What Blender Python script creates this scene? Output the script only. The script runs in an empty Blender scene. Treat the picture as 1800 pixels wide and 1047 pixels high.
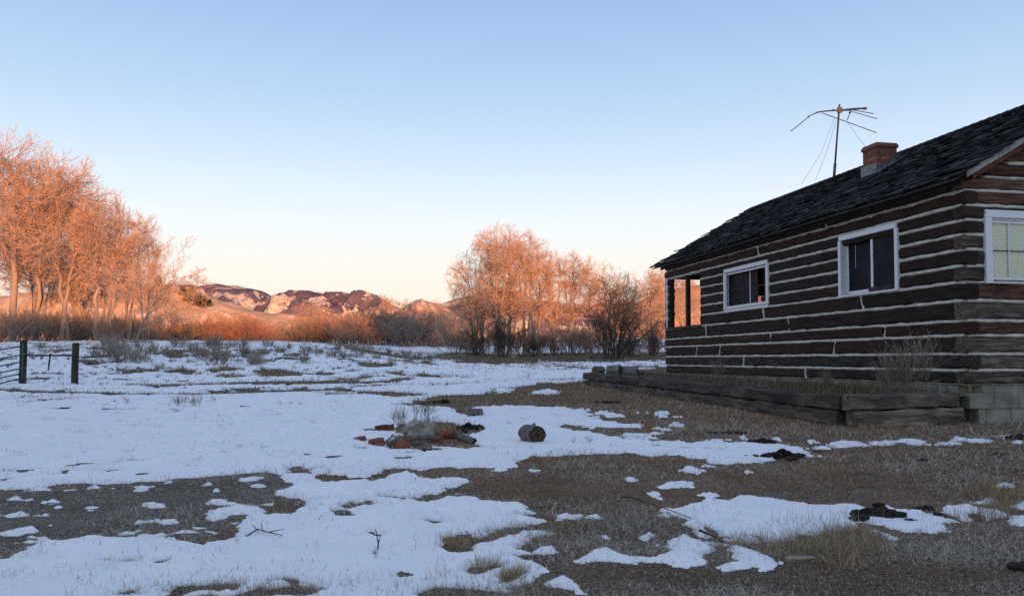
import bpy, bmesh, math, random
import numpy as np
from mathutils import Vector, Matrix
R = math.radians
SC = bpy.context.scene
COL = SC.collection

# ------------------------------------------------------------------ camera
F, EYE, PITCH, SHIFT = 1400.0, 0.9, R(2.2), 54.7      # focal length and offsets in 1800-wide units
cam = bpy.data.cameras.new('camera')
cam.lens, cam.sensor_width = 36.0 * F / 1800.0, 36.0
cam.shift_y = SHIFT / 1800.0
cam.clip_start, cam.clip_end = 0.05, 12000
camo = bpy.data.objects.new('camera', cam)
COL.objects.link(camo)
camo.location = (0, 0, EYE)
camo.rotation_euler = (R(90) + PITCH, 0, 0)
SC.camera = camo

# ------------------------------------------------------------------ sky, sun, exposure
SUN_AZ, SUN_EL = R(20), R(1.5)            # low sun behind the camera, a little to the right
w = bpy.data.worlds.new('World')
SC.world = w
w.use_nodes = True
nt = w.node_tree
for n in list(nt.nodes): nt.nodes.remove(n)
sky = nt.nodes.new('ShaderNodeTexSky')
sky.sky_type = 'NISHITA'
sky.sun_disc = False
sky.sun_elevation = R(2.0)
sky.sun_rotation = R(180) - SUN_AZ
sky.altitude = 1800
sky.air_density, sky.dust_density, sky.ozone_density = 1.0, 0.6, 1.5
EXPO = 0.6
bg = nt.nodes.new('ShaderNodeBackground')
bg.inputs[1].default_value = 0.03
nt.links.new(sky.outputs[0], bg.inputs[0])
# clear dusk air away from the sun: warm belt at the horizon, blue overhead, by elevation of the view direction
tc = nt.nodes.new('ShaderNodeTexCoord')
sx = nt.nodes.new('ShaderNodeSeparateXYZ')
nt.links.new(tc.outputs['Generated'], sx.inputs[0])
rp = nt.nodes.new('ShaderNodeValToRGB')
SKY = [(0.0, .90, .70, .58), (.05, .95, .765, .645), (.10, .95, .86, .78), (.165, .86, .895, .925), (.24, .64, .765, .915),
       (.32, .46, .615, .86), (.41, .345, .495, .78), (.70, .33, .42, .66), (1.0, .31, .40, .62)]
while len(rp.color_ramp.elements) < len(SKY): rp.color_ramp.elements.new(0.5)
for el, (p, r_, g_, b_) in zip(rp.color_ramp.elements, SKY):
    el.position, el.color = p, (r_, g_, b_, 1)
nt.links.new(sx.outputs[2], rp.inputs[0])
bg2 = nt.nodes.new('ShaderNodeBackground')
bg2.inputs[1].default_value = 1.0 / 2 ** EXPO
nt.links.new(rp.outputs[0], bg2.inputs[0])
ad = nt.nodes.new('ShaderNodeAddShader')
nt.links.new(bg.outputs[0], ad.inputs[0])
nt.links.new(bg2.outputs[0], ad.inputs[1])
out = nt.nodes.new('ShaderNodeOutputWorld')
nt.links.new(ad.outputs[0], out.inputs[0])

sl = bpy.data.lights.new('sun', 'SUN')
sl.energy, sl.angle, sl.color = 5.0, R(0.53), (1.0, 0.40, 0.15)
so = bpy.data.objects.new('sun', sl)
COL.objects.link(so)
_dir = Vector((-math.sin(SUN_AZ) * math.cos(SUN_EL), math.cos(SUN_AZ) * math.cos(SUN_EL), -math.sin(SUN_EL)))
so.rotation_euler = _dir.to_track_quat('-Z', 'Y').to_euler()
so.location = (40, -60, 30)

SC.view_settings.view_transform = 'Standard'
SC.view_settings.look = 'None'
SC.view_settings.exposure = EXPO
SC.view_settings.gamma = 1.0
SC.cycles.max_bounces = 5
SC.cycles.use_denoising = False
SC.cycles.use_adaptive_sampling = False
SC.cycles.sample_clamp_indirect = 1.5
SC.cycles.transparent_max_bounces = 12

# ------------------------------------------------------------------ helpers
def proj(x, y, z):
    z = z - EYE
    f = y * math.cos(PITCH) + z * math.sin(PITCH); u = -y * math.sin(PITCH) + z * math.cos(PITCH)
    return 900 + F * x / f, 523.5 + SHIFT - F * u / f

def ray(px, py):
    a = (px - 900) / F; b = (523.5 + SHIFT - py) / F
    return Vector((a, math.cos(PITCH) - b * math.sin(PITCH), math.sin(PITCH) + b * math.cos(PITCH)))

def at(px, py, Y):
    r = ray(px, py)
    return Vector((0, 0, EYE)) + r * (Y / r.y)

def vnoise(x, y, seed=0):
    x = np.asarray(x, float); y = np.asarray(y, float)
    xi = np.floor(x).astype(np.int64); yi = np.floor(y).astype(np.int64)
    fx = x - xi; fy = y - yi
    fx = fx * fx * (3 - 2 * fx); fy = fy * fy * (3 - 2 * fy)
    def h(a, b):
        n = (a * 374761393 + b * 668265263 + seed * 974711 + 12345) & 0xffffffff
        n = ((n ^ (n >> 13)) * 1274126177) & 0xffffffff
        n = n ^ (n >> 16)
        return (n & 0xffffff) / float(0xffffff)
    return ((h(xi, yi) * (1 - fx) + h(xi + 1, yi) * fx) * (1 - fy) + (h(xi, yi + 1) * (1 - fx) + h(xi + 1, yi + 1) * fx) * fy) * 2 - 1

def fbm(x, y, oct=4, seed=0, gain=.5):
    s = 0; a = 1; n = 0
    for k in range(oct):
        s = s + a * vnoise(np.asarray(x) * 2 ** k + 17.3 * k, np.asarray(y) * 2 ** k - 9.1 * k, seed + k); n += a; a *= gain
    return s / n

def sstep(a, b, x):
    t = np.clip((x - a) / (b - a), 0, 1); return t * t * (3 - 2 * t)

def mesh_np(name, V, polys, cols=None, smooth=False):
    """V (n,3); polys: list of int arrays (m,k) of equal-sided faces; cols (n,3) point colours"""
    me = bpy.data.meshes.new(name)
    V = np.asarray(V, np.float32)
    me.vertices.add(len(V)); me.vertices.foreach_set('co', V.ravel())
    polys = [np.asarray(p, np.int32) for p in polys if len(p)]
    nl = sum(p.size for p in polys); nf = sum(len(p) for p in polys)
    me.loops.add(nl); me.polygons.add(nf)
    me.loops.foreach_set('vertex_index', np.concatenate([p.ravel() for p in polys]))
    st = []; o = 0
    for p in polys:
        st.append(o + np.arange(len(p), dtype=np.int32) * p.shape[1]); o += p.size
    me.polygons.foreach_set('loop_start', np.concatenate(st))
    if smooth: me.polygons.foreach_set('use_smooth', np.ones(nf, bool))
    if cols is not None:
        at_ = me.color_attributes.new('Col', 'FLOAT_COLOR', 'POINT')
        c4 = np.ones((len(V), 4), np.float32); c4[:, :3] = cols
        at_.data.foreach_set('color', c4.ravel())
    me.update(calc_edges=True); me.validate()
    return me

def link(name, me, m=None, parent=None, loc=None, rotz=0):
    o = bpy.data.objects.new(name, me); COL.objects.link(o)
    if m and not me.materials: me.materials.append(m)
    if parent: o.parent = parent
    if loc is not None: o.location = loc
    if rotz: o.rotation_euler = (0, 0, rotz)
    return o

def tag(o, label=None, cat=None, group=None, kind=None):
    if label: o['label'] = label
    if cat: o['category'] = cat
    if group: o['group'] = group
    if kind: o['kind'] = kind
    return o

def thing(name, label, cat, loc=(0, 0, 0), rotz=0, group=None):
    o = bpy.data.objects.new(name, None); COL.objects.link(o)
    o.empty_display_size = .2
    o.location = loc; o.rotation_euler = (0, 0, rotz)
    return tag(o, label, cat, group)

class MB:
    def __init__(s): s.v = []; s.f = []; s.c = []
    def add(s, vs, fs, c=(1, 1, 1)):
        n = len(s.v); s.v += [tuple(v) for v in vs]; s.f += [tuple(i + n for i in f) for f in fs]; s.c += [c] * len(vs)
    def box(s, a, b, c=(1, 1, 1), M=None):
        (x0, y0, z0), (x1, y1, z1) = a, b
        vs = [Vector(p) for p in ((x0,y0,z0),(x1,y0,z0),(x1,y1,z0),(x0,y1,z0),(x0,y0,z1),(x1,y0,z1),(x1,y1,z1),(x0,y1,z1))]
        if M: vs = [M @ v for v in vs]
        s.add(vs, [(0,3,2,1),(4,5,6,7),(0,1,5,4),(1,2,6,5),(2,3,7,6),(3,0,4,7)], c)
    def tube(s, pts, rad, n=6, c=(1, 1, 1), cap=True, jit=0, rng=None):
        pts = [Vector(p) for p in pts]
        if not hasattr(rad, '__len__'): rad = [rad] * len(pts)
        vs = []; up = Vector((0, 0, 1))
        for i, p in enumerate(pts):
            d = (pts[min(i + 1, len(pts) - 1)] - pts[max(i - 1, 0)]).normalized()
            u = d.cross(up if abs(d.z) < .9 else Vector((1, 0, 0))).normalized(); w_ = d.cross(u)
            for k in range(n):
                a = 2 * math.pi * k / n; r = rad[i] * (1 + (rng.uniform(-jit, jit) if rng else 0))
                vs.append(p + (u * math.cos(a) + w_ * math.sin(a)) * r)
        fs = [(i * n + k, i * n + (k + 1) % n, (i + 1) * n + (k + 1) % n, (i + 1) * n + k) for i in range(len(pts) - 1) for k in range(n)]
        if cap: fs += [tuple(range(n))[::-1], tuple((len(pts) - 1) * n + k for k in range(n))]
        s.add(vs, fs, c)
    def beam(s, p0, p1, wd, ht, rng, c=(1, 1, 1), seg=.22, jit=.008, bev=.18, up=Vector((0, 0, 1))):
        """a hewn timber from p0 to p1 (axis through its middle), width wd, height ht"""
        p0 = Vector(p0); p1 = Vector(p1); L = (p1 - p0).length; d = (p1 - p0) / L
        u = d.cross(up).normalized(); q = u.cross(d)
        n = max(1, int(L / seg)); a, b = wd / 2, ht / 2; e = bev * min(wd, ht)
        ring = [(-a, -b + e), (-a, 0), (-a, b - e), (-a + e, b), (a - e, b), (a, b - e), (a, -b + e), (a - e, -b), (-a + e, -b)]
        vs = []
        for i in range(n + 1):
            t = i / n
            for (x, z) in ring:
                vs.append(p0 + d * (L * t + (rng.uniform(-jit, jit) if i in (0, n) else 0)) + u * (x + rng.uniform(-jit, jit)) + q * (z + rng.uniform(-jit, jit)))
        m = len(ring)
        fs = [(i * m + k, (i + 1) * m + k, (i + 1) * m + (k + 1) % m, i * m + (k + 1) % m) for i in range(n) for k in range(m)]
        fs += [tuple(range(m)), tuple(n * m + k for k in range(m))[::-1]]
        s.add(vs, fs, c)
    def rock(s, c0, r, rng, c=(1, 1, 1), sub=2, rough=.25, flat=.15):
        bm = bmesh.new(); bmesh.ops.create_icosphere(bm, subdivisions=sub, radius=1)
        ox = rng.uniform(0, 99)
        vs = []
        for v in bm.verts:
            n = float(fbm(v.co.x * 1.3 + ox, v.co.y * 1.3 + v.co.z * 1.9 + ox, 3)) * rough
            k = 1 + n
            q = Vector((v.co.x * r[0] * k, v.co.y * r[1] * k, max(v.co.z, -flat) * r[2] * k))
            vs.append(q + Vector(c0))
        fs = [tuple(v.index for v in f.verts) for f in bm.faces]
        bm.free(); s.add(vs, fs, c)
    def mesh(s, name, smooth=False):
        me = bpy.data.meshes.new(name); me.from_pydata(s.v, [], s.f)
        if smooth:
            for p in me.polygons: p.use_smooth = True
        at_ = me.color_attributes.new('Col', 'FLOAT_COLOR', 'POINT')
        at_.data.foreach_set('color', np.array([(*c, 1) for c in s.c], np.float32).ravel())
        me.update(); return me
    def build(s, name, m, parent=None, smooth=False, loc=None, rotz=0):
        return link(name, s.mesh(name, smooth), m, parent, loc, rotz)

# ------------------------------------------------------------------ materials
class MT:
    def __init__(s, name, rough=.8, spec=.3):
        s.m = bpy.data.materials.new(name); s.m.use_nodes = True; s.nt = s.m.node_tree
        s.b = s.nt.nodes['Principled BSDF']; s.b.inputs['Roughness'].default_value = rough
        s.b.inputs['Specular IOR Level'].default_value = spec
    def n(s, t, **kw):
        q = s.nt.nodes.new(t)
        for k, v in kw.items(): setattr(q, k, v)
        return q
    def l(s, a, b): s.nt.links.new(a, b)
    def coord(s, scale=(1, 1, 1), kind='Object'):
        t = s.n('ShaderNodeTexCoord'); mp = s.n('ShaderNodeMapping'); mp.inputs['Scale'].default_value = scale
        s.l(t.outputs[kind], mp.inputs[0]); return mp.outputs[0]
    def geo(s, scale=(1, 1, 1)):
        t = s.n('ShaderNodeNewGeometry'); mp = s.n('ShaderNodeMapping'); mp.inputs['Scale'].default_value = scale
        s.l(t.outputs['Position'], mp.inputs[0]); return mp.outputs[0]
    def noise(s, vec, scale=5, detail=6, rough=.6, dist=0):
        q = s.n('ShaderNodeTexNoise'); q.inputs['Scale'].default_value = scale; q.inputs['Detail'].default_value = detail
        q.inputs['Roughness'].default_value = rough; q.inputs['Distortion'].default_value = dist
        s.l(vec, q.inputs['Vector']); return q.outputs[0]
    def ramp(s, fac, stops):
        q = s.n('ShaderNodeValToRGB'); cr = q.color_ramp
        while len(cr.elements) < len(stops): cr.elements.new(.5)
        for e, (p, c) in zip(cr.elements, stops): e.position = p; e.color = (*c, 1)
        s.l(fac, q.inputs[0]); return q.outputs[0]
    def mix(s, fac, a, b, mode='MIX'):
        q = s.n('ShaderNodeMix', data_type='RGBA', blend_type=mode)
        for sock, v in ((q.inputs[0], fac), (q.inputs[6], a), (q.inputs[7], b)):
            if hasattr(v, 'links'): s.l(v, sock)
            elif isinstance(v, (int, float)): sock.default_value = v
            else: sock.default_value = (*v, 1)
        return q.outputs[2]
    def col(s):
        q = s.n('ShaderNodeAttribute', attribute_name='Col'); sp = s.n('ShaderNodeSeparateColor'); s.l(q.outputs['Color'], sp.inputs[0])
        return q.outputs['Color'], sp.outputs
    def base(s, c):
        if hasattr(c, 'links'): s.l(c, s.b.inputs['Base Color'])
        else: s.b.inputs['Base Color'].default_value = (*c, 1)
    def bump(s, h, strength=.5, dist=.02):
        q = s.n('ShaderNodeBump'); q.inputs['Strength'].default_value = strength; q.inputs['Distance'].default_value = dist
        s.l(h, q.inputs['Height']); s.l(q.outputs[0], s.b.inputs['Normal'])

def wood(name, scale, stops, redstops=None, rough=.8, bump=.6, grey=None):
    t = MT(name, rough, .25); c = t.coord(scale); g = t.noise(c, 1, 8, .65, .4)
    col = t.ramp(g, stops)
    _, rgb = t.col()
    if redstops: col = t.mix(rgb[0], col, t.ramp(g, redstops))
    if grey: col = t.mix(rgb[1], col, t.ramp(g, grey))
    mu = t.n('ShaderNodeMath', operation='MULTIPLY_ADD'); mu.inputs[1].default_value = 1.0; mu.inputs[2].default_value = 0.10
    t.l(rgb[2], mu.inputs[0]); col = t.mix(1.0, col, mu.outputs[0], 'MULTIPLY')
    blot = t.noise(t.coord((1.3, 1.3, 2)), 1.2, 4); col = t.mix(t.ramp(blot, [(.35, (.55,) * 3), (.65, (0,) * 3)]), col, t.ramp(g, [(0, (.006, .005, .005)), (1, (.03, .022, .018))]))
    t.base(col); t.bump(g, bump, .06); return t.m

DARK = [(.3, (.005, .0034, .003)), (.5, (.017, .010, .0075)), (.66, (.055, .030, .021)), (.8, (.13, .085, .06))]
RED = [(.28, (.014, .006, .004)), (.5, (.070, .025, .013)), (.68, (.15, .062, .034)), (.82, (.30, .17, .10))]
GREY = [(.3, (.016, .013, .010)), (.5, (.055, .045, .035)), (.72, (.17, .14, .11))]
M_LONG = wood('hewn_log_long', (20, 2.2, 20), DARK, RED, grey=GREY)
M_GABLE = wood('hewn_log_gable', (2.2, 20, 20), DARK, RED, grey=GREY)
M_TIE, M_TIEX = [wood(nm_, sc_, [(.3, (.008, .0072, .0065)), (.5, (.045, .037, .030)), (.75, (.17, .14, .11))], grey=[(.3, (.02, .017, .014)), (.5, (.095, .080, .064)), (.75, (.30, .255, .205))]) for nm_, sc_ in (('railroad_tie', (13, 1.4, 13)), ('railroad_tie_end', (1.4, 13, 13)))]
def simple(name, c1, c2, scale=8, rough=.8, bump=.3, bd=.01, spec=.3, kind='Object'):
    t = MT(name, rough, spec); g = t.noise(t.coord((1, 1, 1), kind), scale, 6, .6)
    t.base(t.ramp(g, [(.32, c1), (.68, c2)])); t.bump(g, bump, bd); return t.m
M_CHINK = simple('chinking_mortar', (.36, .34, .28), (.66, .63, .54), 7, .9, .5, .01)
def shakemat():
    t = MT('wood_shake', .85, .2); _, rgb = t.col()
    g = t.noise(t.coord((3, 22, 3)), 1, 6, .6)
    c = t.ramp(g, [(.3, (.008, .008, .009)), (.55, (.026, .025, .025)), (.8, (.075, .072, .070))])
    t.base(t.mix(1.0, c, t.ramp(rgb[0], [(0, (.30, .30, .32)), (.7, (1.1, 1.08, 1.05)), (1, (3.6, 3.5, 3.4))]), 'MULTIPLY')); t.bump(g, .5, .01); return t.m
M_SHAKE = shakemat()
def paintmat():
    t = MT('flaking_white_paint', .55, .35); c = t.coord((1, 1, 1)); g = t.noise(t.coord((16, 16, 5)), 1.5, 6, .65); h = t.noise(c, 60, 4)
    base = t.mix(t.ramp(h, [(.3, (0,) * 3), (.7, (1,) * 3)]), (.60, .61, .62), (.74, .75, .75))
    t.base(t.mix(t.ramp(g, [(.64, (0,) * 3), (.68, (1,) * 3)]), base, (.12, .105, .09))); t.bump(g, .2, .004); return t.m
M_WHITE = paintmat()
M_DARKWOOD = simple('dark_porch_wood', (.012, .010, .009), (.05, .042, .036), 14)
def brickmat():
    t = MT('chimney_brick', .9, .2)
    tc_ = t.coord((1, 1, 1)); sp = t.n('ShaderNodeSeparateXYZ'); t.l(tc_, sp.inputs[0])
    ad_ = t.n('ShaderNodeMath', operation='ADD'); t.l(sp.outputs[0], ad_.inputs[0]); t.l(sp.outputs[1], ad_.inputs[1])
    cb = t.n('ShaderNodeCombineXYZ'); t.l(ad_.outputs[0], cb.inputs[0]); t.l(sp.outputs[2], cb.inputs[1])
    b = t.n('ShaderNodeTexBrick'); t.l(cb.outputs[0], b.inputs['Vector'])
    b.inputs['Scale'].default_value = 1; b.inputs['Brick Width'].default_value = .21; b.inputs['Row Height'].default_value = .068; b.inputs['Mortar Size'].default_value = .008
    b.inputs['Color1'].default_value = (.40, .135, .070, 1); b.inputs['Color2'].default_value = (.22, .075, .048, 1); b.inputs['Mortar'].default_value = (.10, .085, .075, 1)
    g = t.noise(tc_, 14, 5); t.base(t.mix(t.ramp(g, [(.4, (0,) * 3), (.7, (.75,) * 3)]), b.outputs[0], (.045, .030, .026))); t.bump(b.outputs['Fac'], -.6, .01); return t.m
M_BRICK = brickmat()
M_FLASH = simple('galvanised_flashing', (.05, .055, .06), (.20, .215, .23), 9, .45, .1, .01, .5)
M_BLOCK = simple('concrete_block', (.15, .145, .115), (.33, .32, .265), 4, .95, .6, .012)
M_STEEL = simple('weathered_antenna_metal', (.03, .028, .028), (.09, .08, .075), 20, .5, .1, .01, .5)
M_GREEN = simple('green_gate_paint', (.018, .070, .060), (.040, .125, .100), 12, .5, .1, .01, .4)
M_POST = wood('weathered_post', (16, 16, 1.5), [(.3, (.02, .014, .011)), (.55, (.06, .042, .032)), (.8, (.12, .09, .07))])
def glassmat(nm, tint, ior):
    t = MT(nm); t.nt.nodes.remove(t.b)
    gl = t.n('ShaderNodeBsdfGlossy'); gl.inputs['Roughness'].default_value = .06; gl.inputs['Color'].default_value = (.9, .9, .9, 1)
    tr = t.n('ShaderNodeBsdfTransparent'); tr.inputs['Color'].default_value = tint
    fr = t.n('ShaderNodeFresnel'); fr.inputs[0].default_value = ior
    mx = t.n('ShaderNodeMixShader'); t.l(fr.outputs[0], mx.inputs[0]); t.l(tr.outputs[0], mx.inputs[1]); t.l(gl.outputs[0], mx.inputs[2])
    t.l(mx.outputs[0], t.nt.nodes['Material Output'].inputs[0]); return t.m
M_GLASS = glassmat('window_glass', (.72, .76, .80, 1), 1.03); M_CLEAR = glassmat('clear_window_glass', (.93, .94, .93, 1), 1.12)
M_DIM = simple('dark_room_glass', (.008, .0100, .016), (.018, .021, .031), 3, .3, .04, .004, .03)  # opaque panes, the darkness of the unlit room put into their colour
M_BLIND = simple('pale_yellow_blind', (.86, .84, .63), (.90, .88, .69), 3, .8, .05)
def attrmat(name, rough=.85, noise=0, lo=.7, hi=1.25, spec=.15, trans=0):
    t = MT(name, rough, spec); c, _ = t.col()
    if noise: c = t.mix(1.0, c, t.ramp(t.noise(t.geo(), noise, 5), [(.3, (lo,) * 3), (.7, (hi,) * 3)]), 'MULTIPLY')
    t.base(c)
    return t.m
M_GRASS = attrmat('dry_grass_blades')
M_TWIG = attrmat('twig_bark', .8)
M_LUMP = attrmat('lump', .95, 30, .5, 1.4)
M_STONE = attrmat('stone', .9, 22, .55, 1.35)

# ------------------------------------------------------------------ terrain
_TU = np.array([-.9, -.45, -.25, -.1, .05, .15, .9])
_TD = np.array([0, 11, 16, 22, 27, 35, 45, 58, 80, 100, 150, 400, 1500])
_TZ = np.array([
    [0, 0, 0, .02, .08, .48, 1.20, 2.15, 2.50, 2.9, 4.0, 10, 30],
    [0, 0, 0, .02, .08, .48, 1.20, 2.15, 2.50, 2.9, 4.0, 10, 30],
    [0, 0, 0, .03, .14, .52, 1.20, 2.08, 2.35, 2.8, 4.0, 10, 30],
    [0, 0, 0, .08, .22, .46, .76, 1.05, 1.75, 2.6, 3.9, 10, 30],
    [0, 0, .04, .18, .32, .53, .76, .98, 1.60, 2.5, 4.0, 10, 30],
    [0, 0, .08, .22, .36, .58, .82, 1.08, 1.85, 2.9, 5.0, 10, 30],
    [0, 0, .08, .22, .36, .58, .82, 1.08, 1.85, 2.9, 5.0, 10, 30]])
def terrain(x, y):
    x = np.asarray(x, float); y = np.asarray(y, float)
    d = np.maximum(y, 0); u = np.clip(x / np.maximum(y, 1.0), -.89, .89)
    iu = np.clip(np.searchsorted(_TU, u) - 1, 0, len(_TU) - 2); idd = np.clip(np.searchsorted(_TD, d) - 1, 0, len(_TD) - 2)
    fu = np.clip((u - _TU[iu]) / (_TU[iu + 1] - _TU[iu]), 0, 1); fd = np.clip((d - _TD[idd]) / (_TD[idd + 1] - _TD[idd]), 0, 1)
    fu = fu * fu * (3 - 2 * fu)
    z = (_TZ[iu, idd] * (1 - fu) + _TZ[iu + 1, idd] * fu) * (1 - fd) + (_TZ[iu, idd + 1] * (1 - fu) + _TZ[iu + 1, idd + 1] * fu) * fd
    far = sstep(24, 48, d) * (1 - .5 * sstep(90, 140, d))
    z = z + fbm(x * .45, y * .45, 3, 5) * (.018 + .12 * far) + fbm(x * .09, y * .09, 2, 8) * .14 * far
    z = z + fbm(x * 2.2, y * 2.2, 3, 9) * .014
    return z
def tz(x, y): return float(terrain(np.array([x]), np.array([y]))[0])
def gpos(px, py):
    """where the line of sight through a photo point meets the ground"""
    r = ray(px, py); ks = np.concatenate([np.arange(2, 30, .05), np.arange(30, 400, .5)])
    X, Y, Z = r.x * ks, r.y * ks, EYE + r.z * ks
    hit = np.nonzero(Z <= terrain(X, Y))[0]
    k = ks[hit[0]] if len(hit) else 60.0
    return Vector((r.x * k, r.y * k, tz(r.x * k, r.y * k)))

# one polar sheet, fine where the photo looks
th = np.concatenate([np.linspace(-math.pi, -.68, 60, endpoint=False), np.linspace(-.68, .66, 1150, endpoint=False), np.linspace(.66, math.pi, 60)])
pyrow = np.concatenate([np.linspace(1110, 700, 330, endpoint=False), np.linspace(700, 655, 80, endpoint=False)])
rr = np.concatenate([[.05, .4, .8, 1.2, 1.6, 1.9], EYE * F / (pyrow - 632.0)])
rr = np.concatenate([rr, np.geomspace(rr[-1] * 1.004, 150, 330), np.geomspace(156, 6000, 60)])
TH, RR = np.meshgrid(th, rr)
GX = RR * np.sin(TH); GY = RR * np.cos(TH)
GZ = terrain(GX, GY)
NR, NC = GX.shape
def gridfaces(nr, nc):
    i = np.arange(nr - 1)[:, None] * nc + np.arange(nc - 1)[None]
    return np.stack([i, i + 1, i + nc + 1, i + nc], -1).reshape(-1, 4)[:, ::-1]
GF = gridfaces(NR, NC)

# snow cover: polygons traced on the ground, + inside
def Z(ox, oy, s, pts): return [(ox + x / s, oy + y / s) for x, y in pts]
c3 = lambda p: Z(0, 760, 3, p); c4 = lambda p: Z(500, 780, 3, p); c5 = lambda p: Z(1000, 780, 3.6, p)
c6 = lambda p: Z(1350, 760, 3.649, p); d5 = lambda p: Z(600, 620, 3.996, p); d6 = lambda p: Z(1000, 600, 3.996, p)
d3 = lambda p: Z(300, 450, 3.598, p); d2 = lambda p: Z(0, 460, 3.996, p)
BIG = d5([(370,370),(520,332),(690,298),(1000,290),(1080,256),(1300,230),(1500,213),(1700,198)]) + [(1040,660),(1180,645),(3600,645),(3600,1150),(720,1150)] \
    + c4([(700,801),(800,765),(1000,775),(1150,770),(1240,740),(1300,722),(1345,690),(1380,660),(1370,640),(1300,625),(1225,610),(1200,585),(1290,575),(1235,565),(1285,512),(1395,465),(1340,450),(1310,430),(1370,400),(1290,395),(1210,372),(1360,370),(1300,348),(1240,325),(1140,318),(1060,315),(1040,297),(930,292),(870,282),(820,300),(740,322),(690,318),(690,290),(800,275),(880,235),(945,200),(930,187),(870,185),(800,192),(720,168),(640,148),(590,158),(520,192),(430,188),(430,180),(470,150),(560,130),(630,125),(700,140),(860,120),(940,132),(1220,128),(1200,88),(1300,66),(1450,60),(1560,58)]) \
    + c5([(120,72),(260,68),(380,60),(480,75),(720,75),(760,92),(890,95),(870,120),(1000,128),(1220,118),(1300,90),(1450,80),(1560,70),(1500,40),(1440,18),(1300,5)]) \
    + d6([(1430,730),(1250,720),(1080,715),(1030,700),(980,700),(930,715),(860,725),(800,705),(700,710),(560,715),(520,700),(600,680),(590,655),(420,650),(450,680),(400,690),(300,665),(200,655),(100,640),(0,632)]) \
    + d5([(1700,572),(1620,560),(1490,508),(1560,500)]) + d6([(60,590),(180,602),(300,604),(520,607),(550,592),(380,585),(270,570),(150,530),(100,500),(0,477)]) \
    + d5([(1690,412),(1560,388),(1200,377),(960,382),(1000,445),(900,450),(850,432),(800,412),(780,387),(560,377)])
B1 = c3([(-60,310),(0,305),(150,300),(290,275),(560,270),(890,250),(1120,232),(1260,222),(1400,208),(1490,235),(1560,285),(1470,300),(1480,330),(1590,360),(1570,430),(1450,440),(1400,415),(1250,405),(1130,430),(1075,485),(1200,445),(1290,440),(1250,490),(1270,530),(1180,570),(1050,615),(920,595),(900,570),(700,575),(540,550),(420,570),(300,580),(190,600),(100,640),(0,680),(-60,690)])
BARE = [B1, c3([(1500,190),(1580,175),(1720,190),(1640,215),(1540,222)]), c3([(1655,240),(1680,215),(1800,225),(1790,258),(1700,255)]),
    c3([(880,900),(930,832),(1250,815),(1235,838),(1000,864)]), c3([(1290,870),(1500,826),(1700,828),(1620,880)]), c3([(540,870),(700,832),(750,870)]),
    c4([(165,170),(220,150),(300,175),(290,198),(200,200)]), c4([(300,178),(420,172),(420,190),(320,196)]), c4([(310,335),(370,305),(470,325),(340,350)]),
    c4([(-20,190),(40,190),(60,215),(0,245)]), c4([(0,140),(180,125),(195,140),(60,162)]), c4([(800,545),(815,515),(900,490),(985,485),(1010,505),(1090,480),(1180,445),(1340,450),(1390,465),(1260,468),(1130,500),(1040,530),(960,545),(975,572),(900,575)]),
    c4([(985,685),(1000,655),(1060,635),(1145,640),(1100,665),(1010,692)]), c4([(1090,603),(1130,588),(1195,592),(1170,604)]), c4([(1140,735),(1160,700),(1250,680),(1270,695),(1210,725)]),
    c4([(600,85),(640,75),(690,88),(620,92)]), d5([(395,745),(430,738),(505,745),(480,760)]),
    d2([(900,860),(1100,868),(1250,858),(1310,872),(1080,892),(1070,878),(920,872)]), d2([(830,775),(920,765),(1090,758),(1110,775),(900,785)]), d2([(1150,780),(1240,755),(1350,770),(1340,790),(1200,788)]), d2([(1440,770),(1560,740),(1700,745),(1600,765)]), d2([(610,790),(690,787),(690,799),(620,798)]), d2([(255,890),(365,882),(355,890)]), d2([(30,895),(130,885),(110,895)]),
    d3([(530,735),(600,712),(720,720),(840,740),(830,765),(560,765)]), d3([(250,770),(420,755),(540,760),(400,768)]), d3([(950,760),(1010,742),(1020,760)]), d3([(1080,740),(1150,722),(1190,740)]), d3([(1060,790),(1160,782),(1270,783),(1100,797)]), d3([(1340,735),(1450,733),(1500,760),(1600,742),(1780,768),(1600,772),(1400,752)]), d3([(0,805),(60,808),(100,824),(0,832)]),
    d3([(200,735),(320,715),(450,705),(420,725),(280,740)]), d3([(0,735),(40,710),(150,735),(90,750)]), d3([(910,870),(1000,868),(1240,880),(1000,886)]),
    d5([(385,500),(600,480),(780,490),(1020,540),(900,580),(960,660),(880,672),(640,655),(690,690),(590,700),(540,675),(360,680),(330,640),(380,580)]), d5([(200,538),(380,510),(380,550),(260,553)]), d5([(180,640),(300,612),(320,660)])]
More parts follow.
